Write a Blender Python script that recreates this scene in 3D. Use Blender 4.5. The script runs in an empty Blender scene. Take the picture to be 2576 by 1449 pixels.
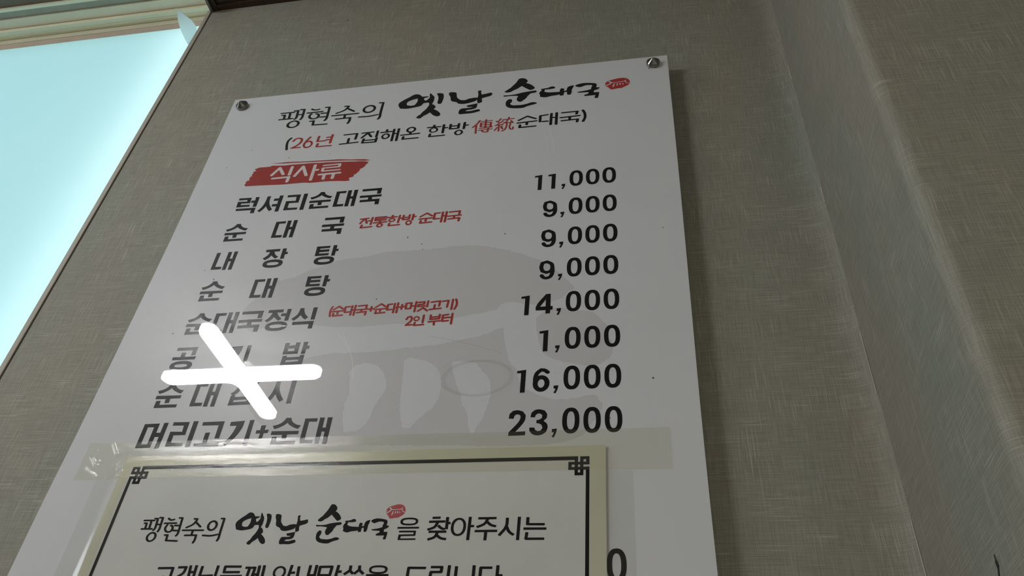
import bpy, bmesh, math, random
from mathutils import Matrix, Vector
from mathutils.geometry import tessellate_polygon

# ------------------------------------------------------------------ camera, world, light, exposure
SC = bpy.context.scene
COL = SC.collection
# world axes: x right along the wall, y into the wall, z up; metres
cam_d = bpy.data.cameras.new('camera')
cam = bpy.data.objects.new('camera', cam_d)
COL.objects.link(cam)
RW = ((0.9842701, -0.05728916, -0.16712367), (0.1636574, 0.6519866, 0.74035784), (0.06654792, -0.75606311, 0.65110671))
M = Matrix(((RW[0][0], -RW[0][1], -RW[0][2], 0.0), (RW[1][0], -RW[1][1], -RW[1][2], -0.62673119),
            (RW[2][0], -RW[2][1], -RW[2][2], 1.5), (0, 0, 0, 1)))
cam.matrix_world = M
cam_d.sensor_width = 36.0
cam_d.lens = 2030.0 / 2576.0 * 36.0
cam_d.clip_start = 0.02
SC.camera = cam
SC.view_settings.view_transform = 'Standard'
SC.view_settings.look = 'None'
SC.view_settings.exposure = 0.36
SC.view_settings.gamma = 1.0
SC.view_settings.use_curve_mapping = False

W = bpy.data.worlds.new('outside'); SC.world = W; W.use_nodes = True
bg = W.node_tree.nodes['Background']
bg.inputs[0].default_value = (0.54, 0.79, 0.82, 1); bg.inputs[1].default_value = 1.3

def area(name, loc, size, power, color=(1, 1, 1), rot=(0, 0, 0)):
    l = bpy.data.lights.new(name, 'AREA'); l.shape = 'RECTANGLE'; l.size, l.size_y = size
    l.energy = power; l.color = color
    o = bpy.data.objects.new(name, l); o.location = loc; o.rotation_euler = rot; COL.objects.link(o)
    return o
LAMP = (-1.208, -1.222)
CEIL = 2.86
# unseen fill lights added at ceiling height, far behind the camera
area('back_fill_light', (0.2, -4.4, 2.80), (0.6, 0.6), 37, (1.0, 0.99, 0.88))
area('side_fill_light', (1.6, -4.0, 2.80), (0.6, 0.6), 15, (1.0, 0.99, 0.88))
# unseen fill light added from the left; that wall has no window
area('left_fill_light', (-3.15, -1.3, 2.35), (0.8, 1.1), 11.5, (0.92, 0.97, 1.0), (0, -math.pi / 2, 0))
# strip light added outside to brighten the film's edge, just beyond the jamb
area('outside_fill_strip', (-0.77, 0.125, 1.9), (0.04, 2.0), 0.55, (1.0, 0.99, 1.0), (-math.pi / 2, 0, 0))

# ------------------------------------------------------------------ helpers
def link(name, me, mat=None, parent=None, smooth=False):
    o = bpy.data.objects.new(name, me); COL.objects.link(o)
    if mat: me.materials.append(mat)
    if parent: o.parent = parent
    if smooth:
        for p in me.polygons: p.use_smooth = True
    return o
def tag(o, label=None, cat=None, group=None, kind=None):
    if label: o['label'] = label
    if cat: o['category'] = cat
    if group: o['group'] = group
    if kind: o['kind'] = kind
    return o
def empty(name, loc):
    o = bpy.data.objects.new(name, None); o.location = loc; o.empty_display_size = 0.05; COL.objects.link(o)
    return o
def mesh(name, V, F):
    me = bpy.data.meshes.new(name); me.from_pydata([tuple(v) for v in V], [], F); me.update(); return me
class MB:
    def __init__(s): s.v = []; s.f = []
    def box(s, a, b):
        n = len(s.v); x0, y0, z0 = a; x1, y1, z1 = b
        s.v += [(x0, y0, z0), (x1, y0, z0), (x1, y1, z0), (x0, y1, z0), (x0, y0, z1), (x1, y0, z1), (x1, y1, z1), (x0, y1, z1)]
        s.f += [tuple(n + i for i in q) for q in ((0, 3, 2, 1), (4, 5, 6, 7), (0, 1, 5, 4), (1, 2, 6, 5), (2, 3, 7, 6), (3, 0, 4, 7))]
    def prism_x(s, prof, x0, x1, close=True):
        """profile of (y, z) points carried along x"""
        n = len(s.v); k = len(prof)
        s.v += [(x0, y, z) for y, z in prof] + [(x1, y, z) for y, z in prof]
        for i in range(k if close else k - 1):
            j = (i + 1) % k; s.f.append((n + i, n + j, n + k + j, n + k + i))
        if close: s.f += [tuple(n + i for i in range(k))[::-1], tuple(n + k + i for i in range(k))]
    def lathe(s, prof, c, seg=32):
        """profile of (radius, distance out of the wall) about an axis along -y"""
        n = len(s.v)
        for r, h in prof:
            for i in range(seg):
                a = 2 * math.pi * i / seg; s.v.append((c[0] + r * math.cos(a), c[1] - h, c[2] + r * math.sin(a)))
        for k in range(len(prof) - 1):
            for i in range(seg):
                j = (i + 1) % seg; s.f.append((n + k * seg + i, n + k * seg + j, n + (k + 1) * seg + j, n + (k + 1) * seg + i))
    def build(s, name, mat=None, parent=None, smooth=False): return link(name, mesh(name, s.v, s.f), mat, parent, smooth)

class NT:
    """small node-tree helper"""
    def __init__(s, name):
        s.m = bpy.data.materials.new(name); s.m.use_nodes = True; s.t = s.m.node_tree; s.t.nodes.clear()
        s.out = s.n('ShaderNodeOutputMaterial')
    def n(s, k, **kw):
        x = s.t.nodes.new(k)
        for a, b in kw.items():
            if a.startswith('_'): setattr(x, a[1:], b)
            else: s.set(x, a.replace('9', ' '), b)
        return x
    def set(s, x, key, val):
        i = x.inputs[int(key[1:])] if key[0] == 'i' and key[1:].isdigit() else x.inputs[key]
        if hasattr(val, 'links') or hasattr(val, 'is_output'): s.t.links.new(val, i)
        else: i.default_value = val
    def math(s, op, a, b=0.0, c=None):
        x = s.t.nodes.new('ShaderNodeMath'); x.operation = op
        s.set(x, 'i0', a); s.set(x, 'i1', b)
        if c is not None: s.set(x, 'i2', c)
        return x.outputs[0]
    def mix(s, f, a, b, mode='MIX'):
        x = s.t.nodes.new('ShaderNodeMix'); x.data_type = 'RGBA'; x.blend_type = mode
        s.set(x, 'i0', f); s.set(x, 'i6', a); s.set(x, 'i7', b); return x.outputs[2]
    def ramp(s, f, lo, hi):
        x = s.t.nodes.new('ShaderNodeMapRange'); s.set(x, 'i0', f); s.set(x, 'i1', lo); s.set(x, 'i2', hi); return x.outputs[0]
    def noise(s, vec, scale, detail=2.0, rough=0.5):
        x = s.t.nodes.new('ShaderNodeTexNoise'); s.set(x, 'Vector', vec); s.set(x, 'Scale', scale); s.set(x, 'Detail', detail); s.set(x, 'Roughness', rough)
        return x.outputs[0]
    def scale(s, vec, v):
        x = s.t.nodes.new('ShaderNodeVectorMath'); x.operation = 'MULTIPLY'; s.set(x, 'i0', vec); x.inputs[1].default_value = v; return x.outputs[0]
    def reflect(s, normal=None, f0=0.04):
        """mirror share of a thin clear sheet, the same from both faces"""
        x = s.t.nodes.new('ShaderNodeLayerWeight'); x.inputs[0].default_value = 0.5
        if normal is not None: s.set(x, 'Normal', normal)
        return s.math('MULTIPLY_ADD', s.math('POWER', x.outputs[1], 5.0), 1 - f0, f0)
    def surf(s, sh): s.t.links.new(sh, s.out.inputs[0]); return s.m
def rgb(r, g, b): return (r, g, b, 1.0)
def plain(name, col, rough=0.5, metal=0.0, coat=0.0, coat_rough=0.03, vary=0.0, nscale=30.0, spec=0.5):
    k = NT(name); p = k.n('ShaderNodeBsdfPrincipled', Roughness=rough, Metallic=metal)
    k.set(p, 'Specular IOR Level', spec)
    tc = k.n('ShaderNodeTexCoord').outputs['Object']
    f = k.noise(tc, nscale, 3.0)
    k.set(p, 'Base Color', k.mix(f, rgb(*[x * (1 - vary) for x in col]), rgb(*[x * (1 + vary) for x in col])))
    if coat: k.set(p, 'Coat Weight', coat); k.set(p, 'Coat Roughness', coat_rough)
    return k.surf(p.outputs[0])
PEEL_L = [(-0.8005, 0.018, 2.7742), (-0.7981, 0.028, 2.7496), (-0.7841, 0.04, 2.7239), (-0.7671, 0.0475, 2.6998)]
PEEL_R = [(-0.7997, 0.018, 2.774), (-0.7776, 0.022, 2.7523), (-0.7455, 0.034, 2.7396), (-0.7552, 0.044, 2.7271), (-0.7655, 0.0475, 2.6995)]
TEAR = [(-0.1398, 1.7040, -0.1391, 1.7002, 0.0006), (-0.1391, 1.7006, -0.1395, 1.6966, 0.0015), (-0.1395, 1.6970, -0.1362, 1.6920, 0.0009)]
VENT = (-0.522, -1.352)
# ------------------------------------------------------------------ materials
def wallpaper():
    k = NT('linen_wallpaper'); uv = k.n('ShaderNodeUVMap').outputs[0]
    def threads(v1, v2, sc1, sc2, lo, hi):
        a = k.noise(k.scale(uv, v1), sc1, 1.0); b = k.noise(k.scale(uv, v2), sc2, 2.0)
        return k.math('MULTIPLY', k.ramp(a, lo, hi), k.ramp(b, 0.42, 0.66))
    warp = k.noise(k.scale(uv, (1200, 34, 1)), 1.0, 2.0, 0.6)
    weft = k.noise(k.scale(uv, (34, 1200, 1)), 1.0, 2.0, 0.6)
    lw = threads((900, 24, 1), (26, 16, 1), 1.0, 1.0, 0.60, 0.65)
    lh = threads((24, 900, 1), (16, 26, 1), 1.0, 1.0, 0.60, 0.65)
    grain = k.noise(uv, 900.0, 2.0)
    base = k.mix(k.ramp(k.math('ADD', warp, weft), 0.84, 1.16), rgb(0.235, 0.232, 0.192), rgb(0.320, 0.315, 0.265))
    tint = k.mix(k.ramp(k.noise(k.scale(uv, (9, 2.5, 1)), 1.0, 2.0), 0.35, 0.65), rgb(1.05, 0.985, 0.96), rgb(0.95, 1.0, 0.985))
    base = k.mix(1.0, base, tint, 'MULTIPLY')
    base = k.mix(k.math('MULTIPLY', k.math('MAXIMUM', lw, lh), 0.55), base, rgb(0.52, 0.49, 0.41))
    base = k.mix(k.math('MULTIPLY', k.ramp(grain, 0.30, 0.22), 0.5), base, rgb(0.10, 0.09, 0.075))
    # sparse fly specks
    vo = k.n('ShaderNodeTexVoronoi'); k.set(vo, 'Vector', uv); k.set(vo, 'Scale', 9.0)
    base = k.mix(k.ramp(vo.outputs[0], 0.018, 0.010), base, rgb(0.05, 0.04, 0.03))
    p = k.n('ShaderNodeBsdfPrincipled', Roughness=0.6); k.set(p, 'Base Color', base); k.set(p, 'Specular IOR Level', 0.35)
    h = k.math('ADD', k.math('ADD', warp, weft), k.math('MULTIPLY', k.math('ADD', lw, lh), 0.5))
    b = k.n('ShaderNodeBump', Strength=0.35, Distance=0.0004); k.set(b, 'Height', k.math('ADD', h, grain))
    k.set(p, 'Normal', b.outputs[0])
    return k.surf(p.outputs[0])
def acrylic(name, col, ink=False):
    """print seen through a clear polished sheet: sharp coat over a softly scattering, finely scratched face"""
    k = NT(name); tc = k.n('ShaderNodeTexCoord').outputs['Object']
    n1 = k.noise(k.scale(tc, (300, 300, 12)), 1.0, 3.0)
    n2 = k.noise(tc, 7.0, 3.0)
    p = k.n('ShaderNodeBsdfPrincipled')
    k.set(p, 'Base Color', k.mix(k.ramp(n2, 0.3, 0.7), rgb(*[c * 0.985 for c in col]), rgb(*[min(1, c * 1.012) for c in col])))
    k.set(p, 'Roughness', k.math('MULTIPLY_ADD', n1, 0.06, 0.31)); k.set(p, 'Specular IOR Level', HAZE)
    k.set(p, 'Coat Weight', 1.0); k.set(p, 'Coat Roughness', 0.006); k.set(p, 'Coat IOR', 1.42)
    if ink: k.set(p, 'Specular IOR Level', HAZE)
    return k.surf(p.outputs[0])
HAZE = 0.10
PAPER = wallpaper()
BOARD = acrylic('white_acrylic_print', (0.688, 0.708, 0.730))
MARK = acrylic('pale_grey_print', (0.596, 0.604, 0.615))
BLACK = acrylic('black_print', (0.004, 0.004, 0.004), True)
RED = acrylic('red_print', (0.42, 0.035, 0.035), True)
BRICK = acrylic('brick_red_print', (0.36, 0.040, 0.032), True)
PINKW = acrylic('white_banner_print', (0.72, 0.66, 0.66), True)
EDGE = plain('acrylic_edge', (0.30, 0.31, 0.29), 0.25)
STEEL = plain('worn_chrome', (0.26, 0.26, 0.25), 0.16, 1.0, vary=0.25, nscale=600)
def wood():
    k = NT('dark_brown_wood'); tc = k.n('ShaderNodeTexCoord').outputs['Object']
    f = k.noise(k.scale(tc, (3, 160, 160)), 1.0, 4.0, 0.6)
    p = k.n('ShaderNodeBsdfPrincipled', Roughness=0.45); k.set(p, 'Base Color', k.mix(k.ramp(f, 0.35, 0.7), rgb(0.018, 0.010, 0.006), rgb(0.11, 0.060, 0.038)))
    return k.surf(p.outputs[0])
WOOD = wood()
WOODL = plain('brown_trim_edge', (0.16, 0.115, 0.08), 0.5, vary=0.2)
CREAM = plain('cream_window_plastic', (0.90, 0.85, 0.64), 0.30, vary=0.05, nscale=14)
CREAM2 = plain('grey_cream_plastic', (0.74, 0.69, 0.53), 0.35, vary=0.06, nscale=14)
PINK = plain('pinkish_sealant', (0.62, 0.49, 0.38), 0.6, vary=0.10, nscale=40)
SOFFIT = plain('beige_head_board', (0.85, 0.77, 0.60), 0.6, vary=0.08, nscale=10)
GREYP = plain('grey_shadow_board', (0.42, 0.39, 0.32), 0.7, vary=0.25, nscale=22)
GAP = plain('dark_joint', (0.045, 0.03, 0.022), 0.8)
TRIM = plain('taupe_corner_bead', (0.42, 0.39, 0.33), 0.5, vary=0.06)
CEILM = plain('ceiling_paint', (0.55, 0.55, 0.53), 0.8, vary=0.03)
FLOORM = plain('wood_floor', (0.20, 0.13, 0.08), 0.45, vary=0.15, nscale=6)
PLAST = plain('white_lamp_plastic', (0.75, 0.75, 0.75), 0.4)
DARKR = plain('dark_vent_ring', (0.02, 0.02, 0.02), 0.6)
def film(name='frosted_window_film', sh=0.82):
    k = NT(name); d = k.n('ShaderNodeBsdfDiffuse', Color=rgb(0.55, 0.62, 0.62)); t = k.n('ShaderNodeBsdfTranslucent', Color=rgb(0.86, 0.94, 0.95))
    tc = k.n('ShaderNodeTexCoord').outputs['Object']; f = k.noise(tc, 5.0, 3.0)
    k.set(t, 'Color', k.mix(f, rgb(0.84, 0.93, 0.95), rgb(0.88, 0.95, 0.96)))
    m = k.n('ShaderNodeMixShader'); k.set(m, 'i0', sh); k.set(m, 'i1', d.outputs[0]); k.set(m, 'i2', t.outputs[0])
    return k.surf(m.outputs[0])
FILM = film(); FLAP = film('white_film_back', 0.62)
def glass():
    k = NT('window_glass'); g = k.n('ShaderNodeBsdfGlossy', Roughness=0.02); t = k.n('ShaderNodeBsdfTransparent', Color=rgb(0.95, 0.98, 0.97))
    m = k.n('ShaderNodeMixShader'); k.set(m, 'i0', k.reflect(None, 0.07)); k.set(m, 'i1', t.outputs[0]); k.set(m, 'i2', g.outputs[0])
    return k.surf(m.outputs[0])
GLASS = glass()
def glow(name, col, st):
    k = NT(name); e = k.n('ShaderNodeEmission', Color=rgb(*col), Strength=st); return k.surf(e.outputs[0])
TUBE = glow('lit_lamp_diffuser', (1.0, 0.985, 1.0), 58.0)
def tape(name, tint, milk, bump, fine=0.0):
    k = NT(name); tc = k.n('ShaderNodeTexCoord').outputs['Object']
    t = k.n('ShaderNodeBsdfTransparent', Color=rgb(*tint)); d = k.n('ShaderNodeBsdfDiffuse', Color=rgb(0.72, 0.70, 0.56))
    m = k.n('ShaderNodeMixShader'); k.set(m, 'i0', milk); k.set(m, 'i1', t.outputs[0]); k.set(m, 'i2', d.outputs[0])
    g = k.n('ShaderNodeBsdfGlossy', Roughness=0.07)
    hb = k.math('ADD', k.noise(k.scale(tc, (420, 1, 700)), 1.0, 3.0, 0.65), k.math('MULTIPLY', k.noise(tc, 60.0, 2.0), 0.5))
    b = k.n('ShaderNodeBump', Strength=bump, Distance=0.00034); k.set(b, 'Height', hb); k.set(g, 'Normal', b.outputs[0])
    m2 = k.n('ShaderNodeMixShader'); k.set(m2, 'i0', k.reflect(b.outputs[0], 0.06)); k.set(m2, 'i1', m.outputs[0]); k.set(m2, 'i2', g.outputs[0])
    return k.surf(m2.outputs[0])
TAPE = tape('clear_packing_tape', (0.985, 0.985, 0.93), 0.03, 0.55)
TAPE2 = tape('clear_side_tape', (0.992, 0.992, 0.975), 0.01, 0.10)
def sheet():
    k = NT('laminated_paper'); tc = k.n('ShaderNodeTexCoord').outputs['Object']
    n = k.noise(tc, 9.0, 3.0)
    p = k.n('ShaderNodeBsdfPrincipled', Roughness=0.35); k.set(p, 'Specular IOR Level', 0.25)
    k.set(p, 'Base Color', k.mix(k.ramp(n, 0.3, 0.7), rgb(0.585, 0.60, 0.575), rgb(0.655, 0.668, 0.64)))
    k.set(p, 'Coat Weight', 0.5); k.set(p, 'Coat Roughness', 0.16)
    return k.surf(p.outputs[0])
SHEET = sheet()
YELLOW = plain('yellowed_paper_margin', (0.60, 0.60, 0.47), 0.35, coat=0.5, coat_rough=0.16, vary=0.06, nscale=12)
INK = plain('black_laser_ink', (0.008, 0.008, 0.008), 0.6, coat=0.22, coat_rough=0.16, spec=0.1)
INKR = plain('red_laser_ink', (0.40, 0.02, 0.03), 0.5, coat=0.22, coat_rough=0.16)
def veil(name, col, a):
    """thin see-through layer of one colour"""
    k = NT(name); t = k.n('ShaderNodeBsdfTransparent'); d = k.n('ShaderNodeBsdfDiffuse', Color=rgb(*col)); m = k.n('ShaderNodeMixShader')
    k.set(m, 'i0', a); k.set(m, 'i1', t.outputs[0]); k.set(m, 'i2', d.outputs[0]); return k.surf(m.outputs[0])
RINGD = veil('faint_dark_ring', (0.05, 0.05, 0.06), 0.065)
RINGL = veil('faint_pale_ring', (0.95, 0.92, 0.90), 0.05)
GLYPHS={
'price.0':[('p',(4385,2147,4471,2135,4470,2388,4425,2389,4425,2173,4386,2175)),('p',(4540,2144,4626,2132,4625,2385,4580,2386,4580,2170,4541,2172)),('p',(4696,2320,4740,2317,4735,2354,4716,2404,4696,2398,4713,2361,4710,2353,4696,2352)),('r',4860,2236,76,131,34,91,2.4),('r',5046,2233,76,131,34,91,2.4),('r',5232,2229,76,131,34,91,2.4)],
'price.1':[('s',43,37,'r',(4636,2687,4625,2631,4577,2596,4530,2610,4520,2671,4534,2723,4576,2745,4621,2728,4636,2687)),('s',43,37,'r',(4635,2674,4636,2753,4615,2806,4579,2821,4544,2809,4528,2783)),('p',(4696,2774,4740,2771,4735,2807,4716,2858,4696,2852,4713,2815,4710,2807,4696,2806)),('r',4860,2690,76,131,34,91,2.4),('r',5046,2687,76,131,34,91,2.4),('r',5232,2684,76,131,34,91,2.4)],
'price.2':[('s',43,37,'r',(4636,3140,4625,3084,4577,3049,4530,3064,4520,3124,4534,3177,4576,3198,4621,3181,4636,3140)),('s',43,37,'r',(4635,3128,4636,3207,4615,3259,4579,3274,4544,3262,4528,3236)),('p',(4696,3228,4740,3224,4735,3261,4716,3312,4696,3306,4713,3268,4710,3260,4696,3260)),('r',4860,3144,76,131,34,91,2.4),('r',5046,3142,76,131,34,91,2.4),('r',5232,3139,76,131,34,91,2.4)],
'price.3':[('s',43,37,'r',(4636,3593,4625,3537,4577,3502,4530,3517,4520,3578,4534,3630,4576,3652,4621,3635,4636,3593)),('s',43,37,'r',(4635,3581,4636,3660,4615,3712,4579,3728,4544,3715,4528,3690)),('p',(4696,3682,4740,3678,4735,3715,4716,3766,4696,3759,4713,3722,4710,3714,4696,3714)),('r',4860,3598,76,131,34,91,2.4),('r',5046,3596,76,131,34,91,2.4),('r',5232,3594,76,131,34,91,2.4)],
'price.4':[('p',(4335,3960,4421,3948,4420,4201,4375,4202,4375,3986,4336,3987)),('p',(4584,3941,4632,3940,4634,4100,4657,4100,4656,4147,4634,4149,4632,4192,4586,4194,4587,4150,4489,4148,4487,4102),(4585,4012,4585,4101,4531,4102)),('p',(4696,4135,4740,4132,4735,4169,4716,4220,4696,4213,4713,4176,4710,4168,4696,4168)),('r',4860,4052,76,131,34,91,2.4),('r',5046,4051,76,131,34,91,2.4),('r',5232,4049,76,131,34,91,2.4)],
'price.5':[('p',(4539,4411,4625,4399,4624,4652,4579,4653,4579,4437,4540,4439)),('p',(4696,4589,4740,4586,4735,4622,4716,4673,4696,4667,4713,4630,4710,4622,4696,4621)),('r',4860,4506,76,131,34,91,2.4),('r',5046,4505,76,131,34,91,2.4),('r',5232,4504,76,131,34,91,2.4)],
'price.6':[('p',(4348,4866,4434,4854,4433,5107,4388,5108,4388,4892,4349,4893)),('s',42,37,'r',(4636,4892,4608,4869,4575,4863,4539,4898,4524,4955,4527,5019)),('r',4580,5014,78,91,31,46,2.0),('p',(4696,5043,4740,5040,4735,5076,4716,5127,4696,5121,4713,5084,4710,5076,4696,5075)),('r',4860,4960,76,131,34,91,2.4),('r',5046,4959,76,131,34,91,2.4),('r',5232,4958,76,131,34,91,2.4)],
'price.7':[('p',(4305,5377,4310,5329,4339,5298,4380,5292,4428,5306,4457,5346,4454,5394,4431,5440,4374,5514,4463,5511,4461,5551,4312,5553,4312,5518,4360,5461,4398,5410,4411,5368,4405,5344,4381,5335,4358,5346,4348,5382)),('p',(4500,5371,4507,5324,4537,5297,4578,5290,4626,5304,4650,5341,4647,5382,4620,5411,4650,5441,4658,5476,4646,5522,4615,5546,4570,5556,4524,5541,4496,5506,4497,5474,4541,5476,4547,5499,4573,5514,4598,5507,4612,5480,4601,5449,4575,5435,4556,5434,4556,5400,4578,5397,4603,5381,4605,5351,4586,5335,4565,5334,4547,5349,4541,5372)),('p',(4696,5497,4740,5493,4735,5530,4716,5581,4696,5574,4713,5537,4710,5529,4696,5529)),('r',4860,5414,76,131,34,91,2.4),('r',5046,5414,76,131,34,91,2.4),('r',5232,5413,76,131,34,91,2.4)],
'price.8':[('r',5236,6706,76,131,34,91,2.4)],
'dish.0':[('p',(717,2116,883,2120,887,2219,772,2215,772,2241,895,2246,895,2280,723,2278,718,2178,838,2185,836,2155,721,2154)),('p',(937,2116,987,2119,989,2290,939,2290,937,2215,896,2216,898,2175,941,2176)),('p',(733,2304,988,2307,989,2403,938,2401,937,2346,733,2342)),('p',(1090,2121,1139,2122,1135,2160,1139,2205,1149,2249,1172,2300,1214,2364,1180,2389,1142,2340,1117,2297,1096,2346,1060,2394,1024,2368,1052,2330,1069,2295,1081,2253,1089,2183)),('p',(1252,2124,1300,2124,1304,2406,1254,2406,1253,2312,1192,2312,1190,2269,1254,2270,1252,2214,1190,2213,1192,2171,1251,2172)),('p',(1357,2130,1526,2133,1528,2277,1408,2276,1409,2357,1537,2363,1536,2398,1361,2396,1359,2234,1483,2240,1477,2171,1357,2169)),('p',(1565,2126,1616,2127,1620,2409,1570,2411)),('p',(1778,2122,1827,2123,1837,2146,1848,2164,1866,2179,1886,2192,1914,2203,1944,2208,1924,2245,1897,2238,1870,2226,1844,2212,1825,2199,1802,2178,1785,2195,1765,2209,1727,2229,1686,2242,1662,2205,1707,2194,1731,2182,1748,2169,1766,2146)),('p',(1668,2263,1939,2267,1938,2303,1832,2303,1833,2353,1784,2353,1783,2305,1668,2303)),('p',(1687,2324,1736,2324,1737,2371,1930,2372,1929,2408,1686,2407)),('p',(1983,2136,2108,2136,2107,2174,2030,2173,2031,2362,2115,2364,2114,2403,1984,2402)),('p',(2128,2130,2176,2132,2177,2240,2207,2240,2204,2131,2253,2131,2254,2414,2208,2414,2207,2283,2178,2282,2179,2411,2132,2411)),('p',(2308,2133,2551,2132,2551,2232,2501,2232,2500,2173,2310,2173)),('p',(2297,2245,2566,2246,2565,2285,2454,2284,2455,2320,2553,2321,2554,2417,2504,2415,2501,2360,2309,2360,2309,2321,2406,2320,2405,2284,2297,2285))],
'dish.1':[('p',(829,2572,878,2574,888,2596,900,2614,917,2630,937,2643,965,2653,995,2658,974,2696,948,2688,922,2676,895,2662,876,2650,852,2628,836,2645,816,2659,778,2679,737,2692,713,2656,758,2644,782,2632,799,2619,817,2597)),('p',(719,2713,990,2717,990,2753,883,2754,884,2803,835,2803,834,2755,719,2753)),('p',(738,2774,787,2774,788,2821,981,2823,980,2858,737,2857)),('p',(1331,2587,1456,2586,1455,2624,1378,2624,1379,2812,1463,2814,1462,2853,1332,2852)),('p',(1476,2580,1524,2582,1525,2690,1555,2690,1552,2581,1601,2581,1602,2864,1556,2865,1555,2733,1526,2733,1527,2862,1480,2862)),('p',(1939,2583,2182,2583,2182,2683,2132,2682,2131,2623,1941,2623)),('p',(1928,2695,2197,2696,2196,2735,2085,2735,2086,2770,2184,2772,2185,2867,2135,2865,2132,2810,1940,2810,1940,2771,2037,2770,2036,2734,1928,2735))],
'dish.2':[('p',(726,3036,774,3037,773,3257,853,3260,852,3300,727,3299)),('p',(867,3034,913,3034,915,3143,944,3142,941,3032,987,3033,987,3315,942,3316,942,3184,912,3184,915,3312,869,3313)),('p',(1336,3040,1507,3040,1508,3079,1444,3079,1452,3100,1463,3119,1482,3142,1512,3160,1483,3191,1452,3168,1421,3136,1400,3174,1358,3204,1325,3175,1356,3149,1380,3117,1390,3080,1337,3080)),('p',(1536,3038,1584,3038,1587,3096,1612,3095,1612,3132,1583,3132,1586,3198,1539,3199)),('r',1471,3265,120,62,71,24,2.4),('p',(1948,3046,2110,3046,2107,3080,1995,3081,1996,3100,2108,3100,2109,3135,1996,3137,1996,3159,2114,3159,2114,3193,1952,3193)),('p',(2145,3042,2190,3042,2192,3102,2219,3101,2218,3137,2190,3138,2190,3204,2147,3204)),('r',2079,3270,119,62,70,23,2.4)],
'dish.3':[('p',(828,3480,877,3481,887,3504,898,3522,916,3537,936,3550,964,3560,994,3566,974,3603,947,3596,920,3584,894,3570,875,3557,852,3535,835,3553,815,3567,777,3587,736,3600,712,3563,757,3552,781,3540,798,3527,816,3504)),('p',(718,3621,989,3625,988,3661,882,3661,883,3711,834,3711,833,3663,718,3661)),('p',(737,3682,786,3682,787,3728,980,3730,979,3766,736,3765)),('p',(1330,3494,1455,3494,1454,3532,1377,3531,1378,3720,1462,3722,1461,3760,1332,3760)),('p',(1475,3488,1523,3490,1524,3598,1554,3598,1551,3489,1600,3489,1601,3772,1555,3772,1554,3641,1525,3640,1526,3769,1479,3769)),('p',(1948,3498,2110,3498,2107,3532,1995,3533,1996,3552,2108,3552,2109,3587,1996,3589,1996,3611,2114,3611,2114,3645,1952,3644)),('p',(2145,3494,2190,3494,2192,3554,2219,3553,2218,3589,2190,3590,2190,3655,2147,3656)),('r',2079,3722,119,62,70,23,2.4)],
'dish.4':[('p',(827,3939,876,3940,886,3963,898,3981,915,3996,935,4009,963,4020,993,4025,972,4062,946,4055,920,4043,893,4029,874,4016,850,3994,834,4012,814,4026,776,4046,735,4059,711,4022,756,4011,780,3999,797,3986,815,3963)),('p',(717,4080,988,4084,988,4120,881,4120,882,4170,833,4170,832,4122,717,4120)),('p',(736,4141,785,4141,786,4188,979,4189,978,4225,735,4224)),('p',(1020,3954,1145,3953,1144,3991,1067,3990,1068,4179,1152,4181,1151,4220,1022,4219)),('p',(1165,3947,1213,3949,1214,4057,1244,4057,1241,3948,1290,3948,1291,4231,1245,4231,1244,4100,1215,4100,1216,4228,1169,4228)),('p',(1323,3950,1566,3950,1566,4049,1516,4049,1515,3990,1325,3990)),('p',(1312,4062,1581,4063,1580,4102,1469,4101,1470,4137,1568,4138,1569,4234,1519,4232,1516,4176,1324,4177,1324,4138,1421,4137,1420,4101,1312,4102)),('p',(1623,3949,1791,3948,1791,3988,1728,3989,1734,4005,1745,4022,1765,4046,1797,4074,1767,4102,1735,4076,1705,4046,1682,4086,1643,4114,1611,4090,1641,4061,1662,4025,1674,3988,1622,3988)),('p',(1832,3947,1879,3947,1877,4106,1832,4105,1831,4042,1779,4042,1778,4004,1835,4004)),('r',1761,4173,123,62,73,24,2.4),('p',(1978,3946,2024,3947,2025,3967,2030,3986,2044,4019,2066,4048,2093,4072,2065,4104,2030,4077,2001,4041,1976,4080,1939,4112,1908,4085,1946,4049,1963,4027,1970,4004,1975,3973)),('p',(2122,3945,2170,3946,2171,4110,2125,4109)),('p',(1934,4128,2170,4128,2169,4227,2121,4227,2121,4169,1934,4168))],
'dish.5':[('p',(730,4396,964,4397,962,4502,915,4502,914,4435,731,4435)),('p',(799,4461,850,4463,850,4518,979,4516,974,4556,718,4554,717,4517,801,4518)),('r',846,4628,124,59,71,20,2.4),('p',(1327,4420,1469,4410,1464,4479,1441,4550,1400,4621,1346,4678,1312,4651,1356,4596,1385,4529,1398,4465,1328,4464)),('p',(1520,4407,1564,4404,1567,4684,1521,4687)),('p',(1930,4402,1978,4401,1977,4436,2046,4433,2047,4402,2092,4400,2093,4543,1932,4544),(1977,4473,2045,4473,2046,4507,1979,4507)),('p',(2128,4400,2175,4399,2174,4449,2201,4448,2203,4488,2174,4489,2172,4547,2128,4549)),('p',(1941,4565,1986,4564,1987,4584,2126,4582,2127,4562,2172,4562,2172,4676,1940,4680),(1988,4620,2124,4617,2124,4639,1987,4643))],
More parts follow.
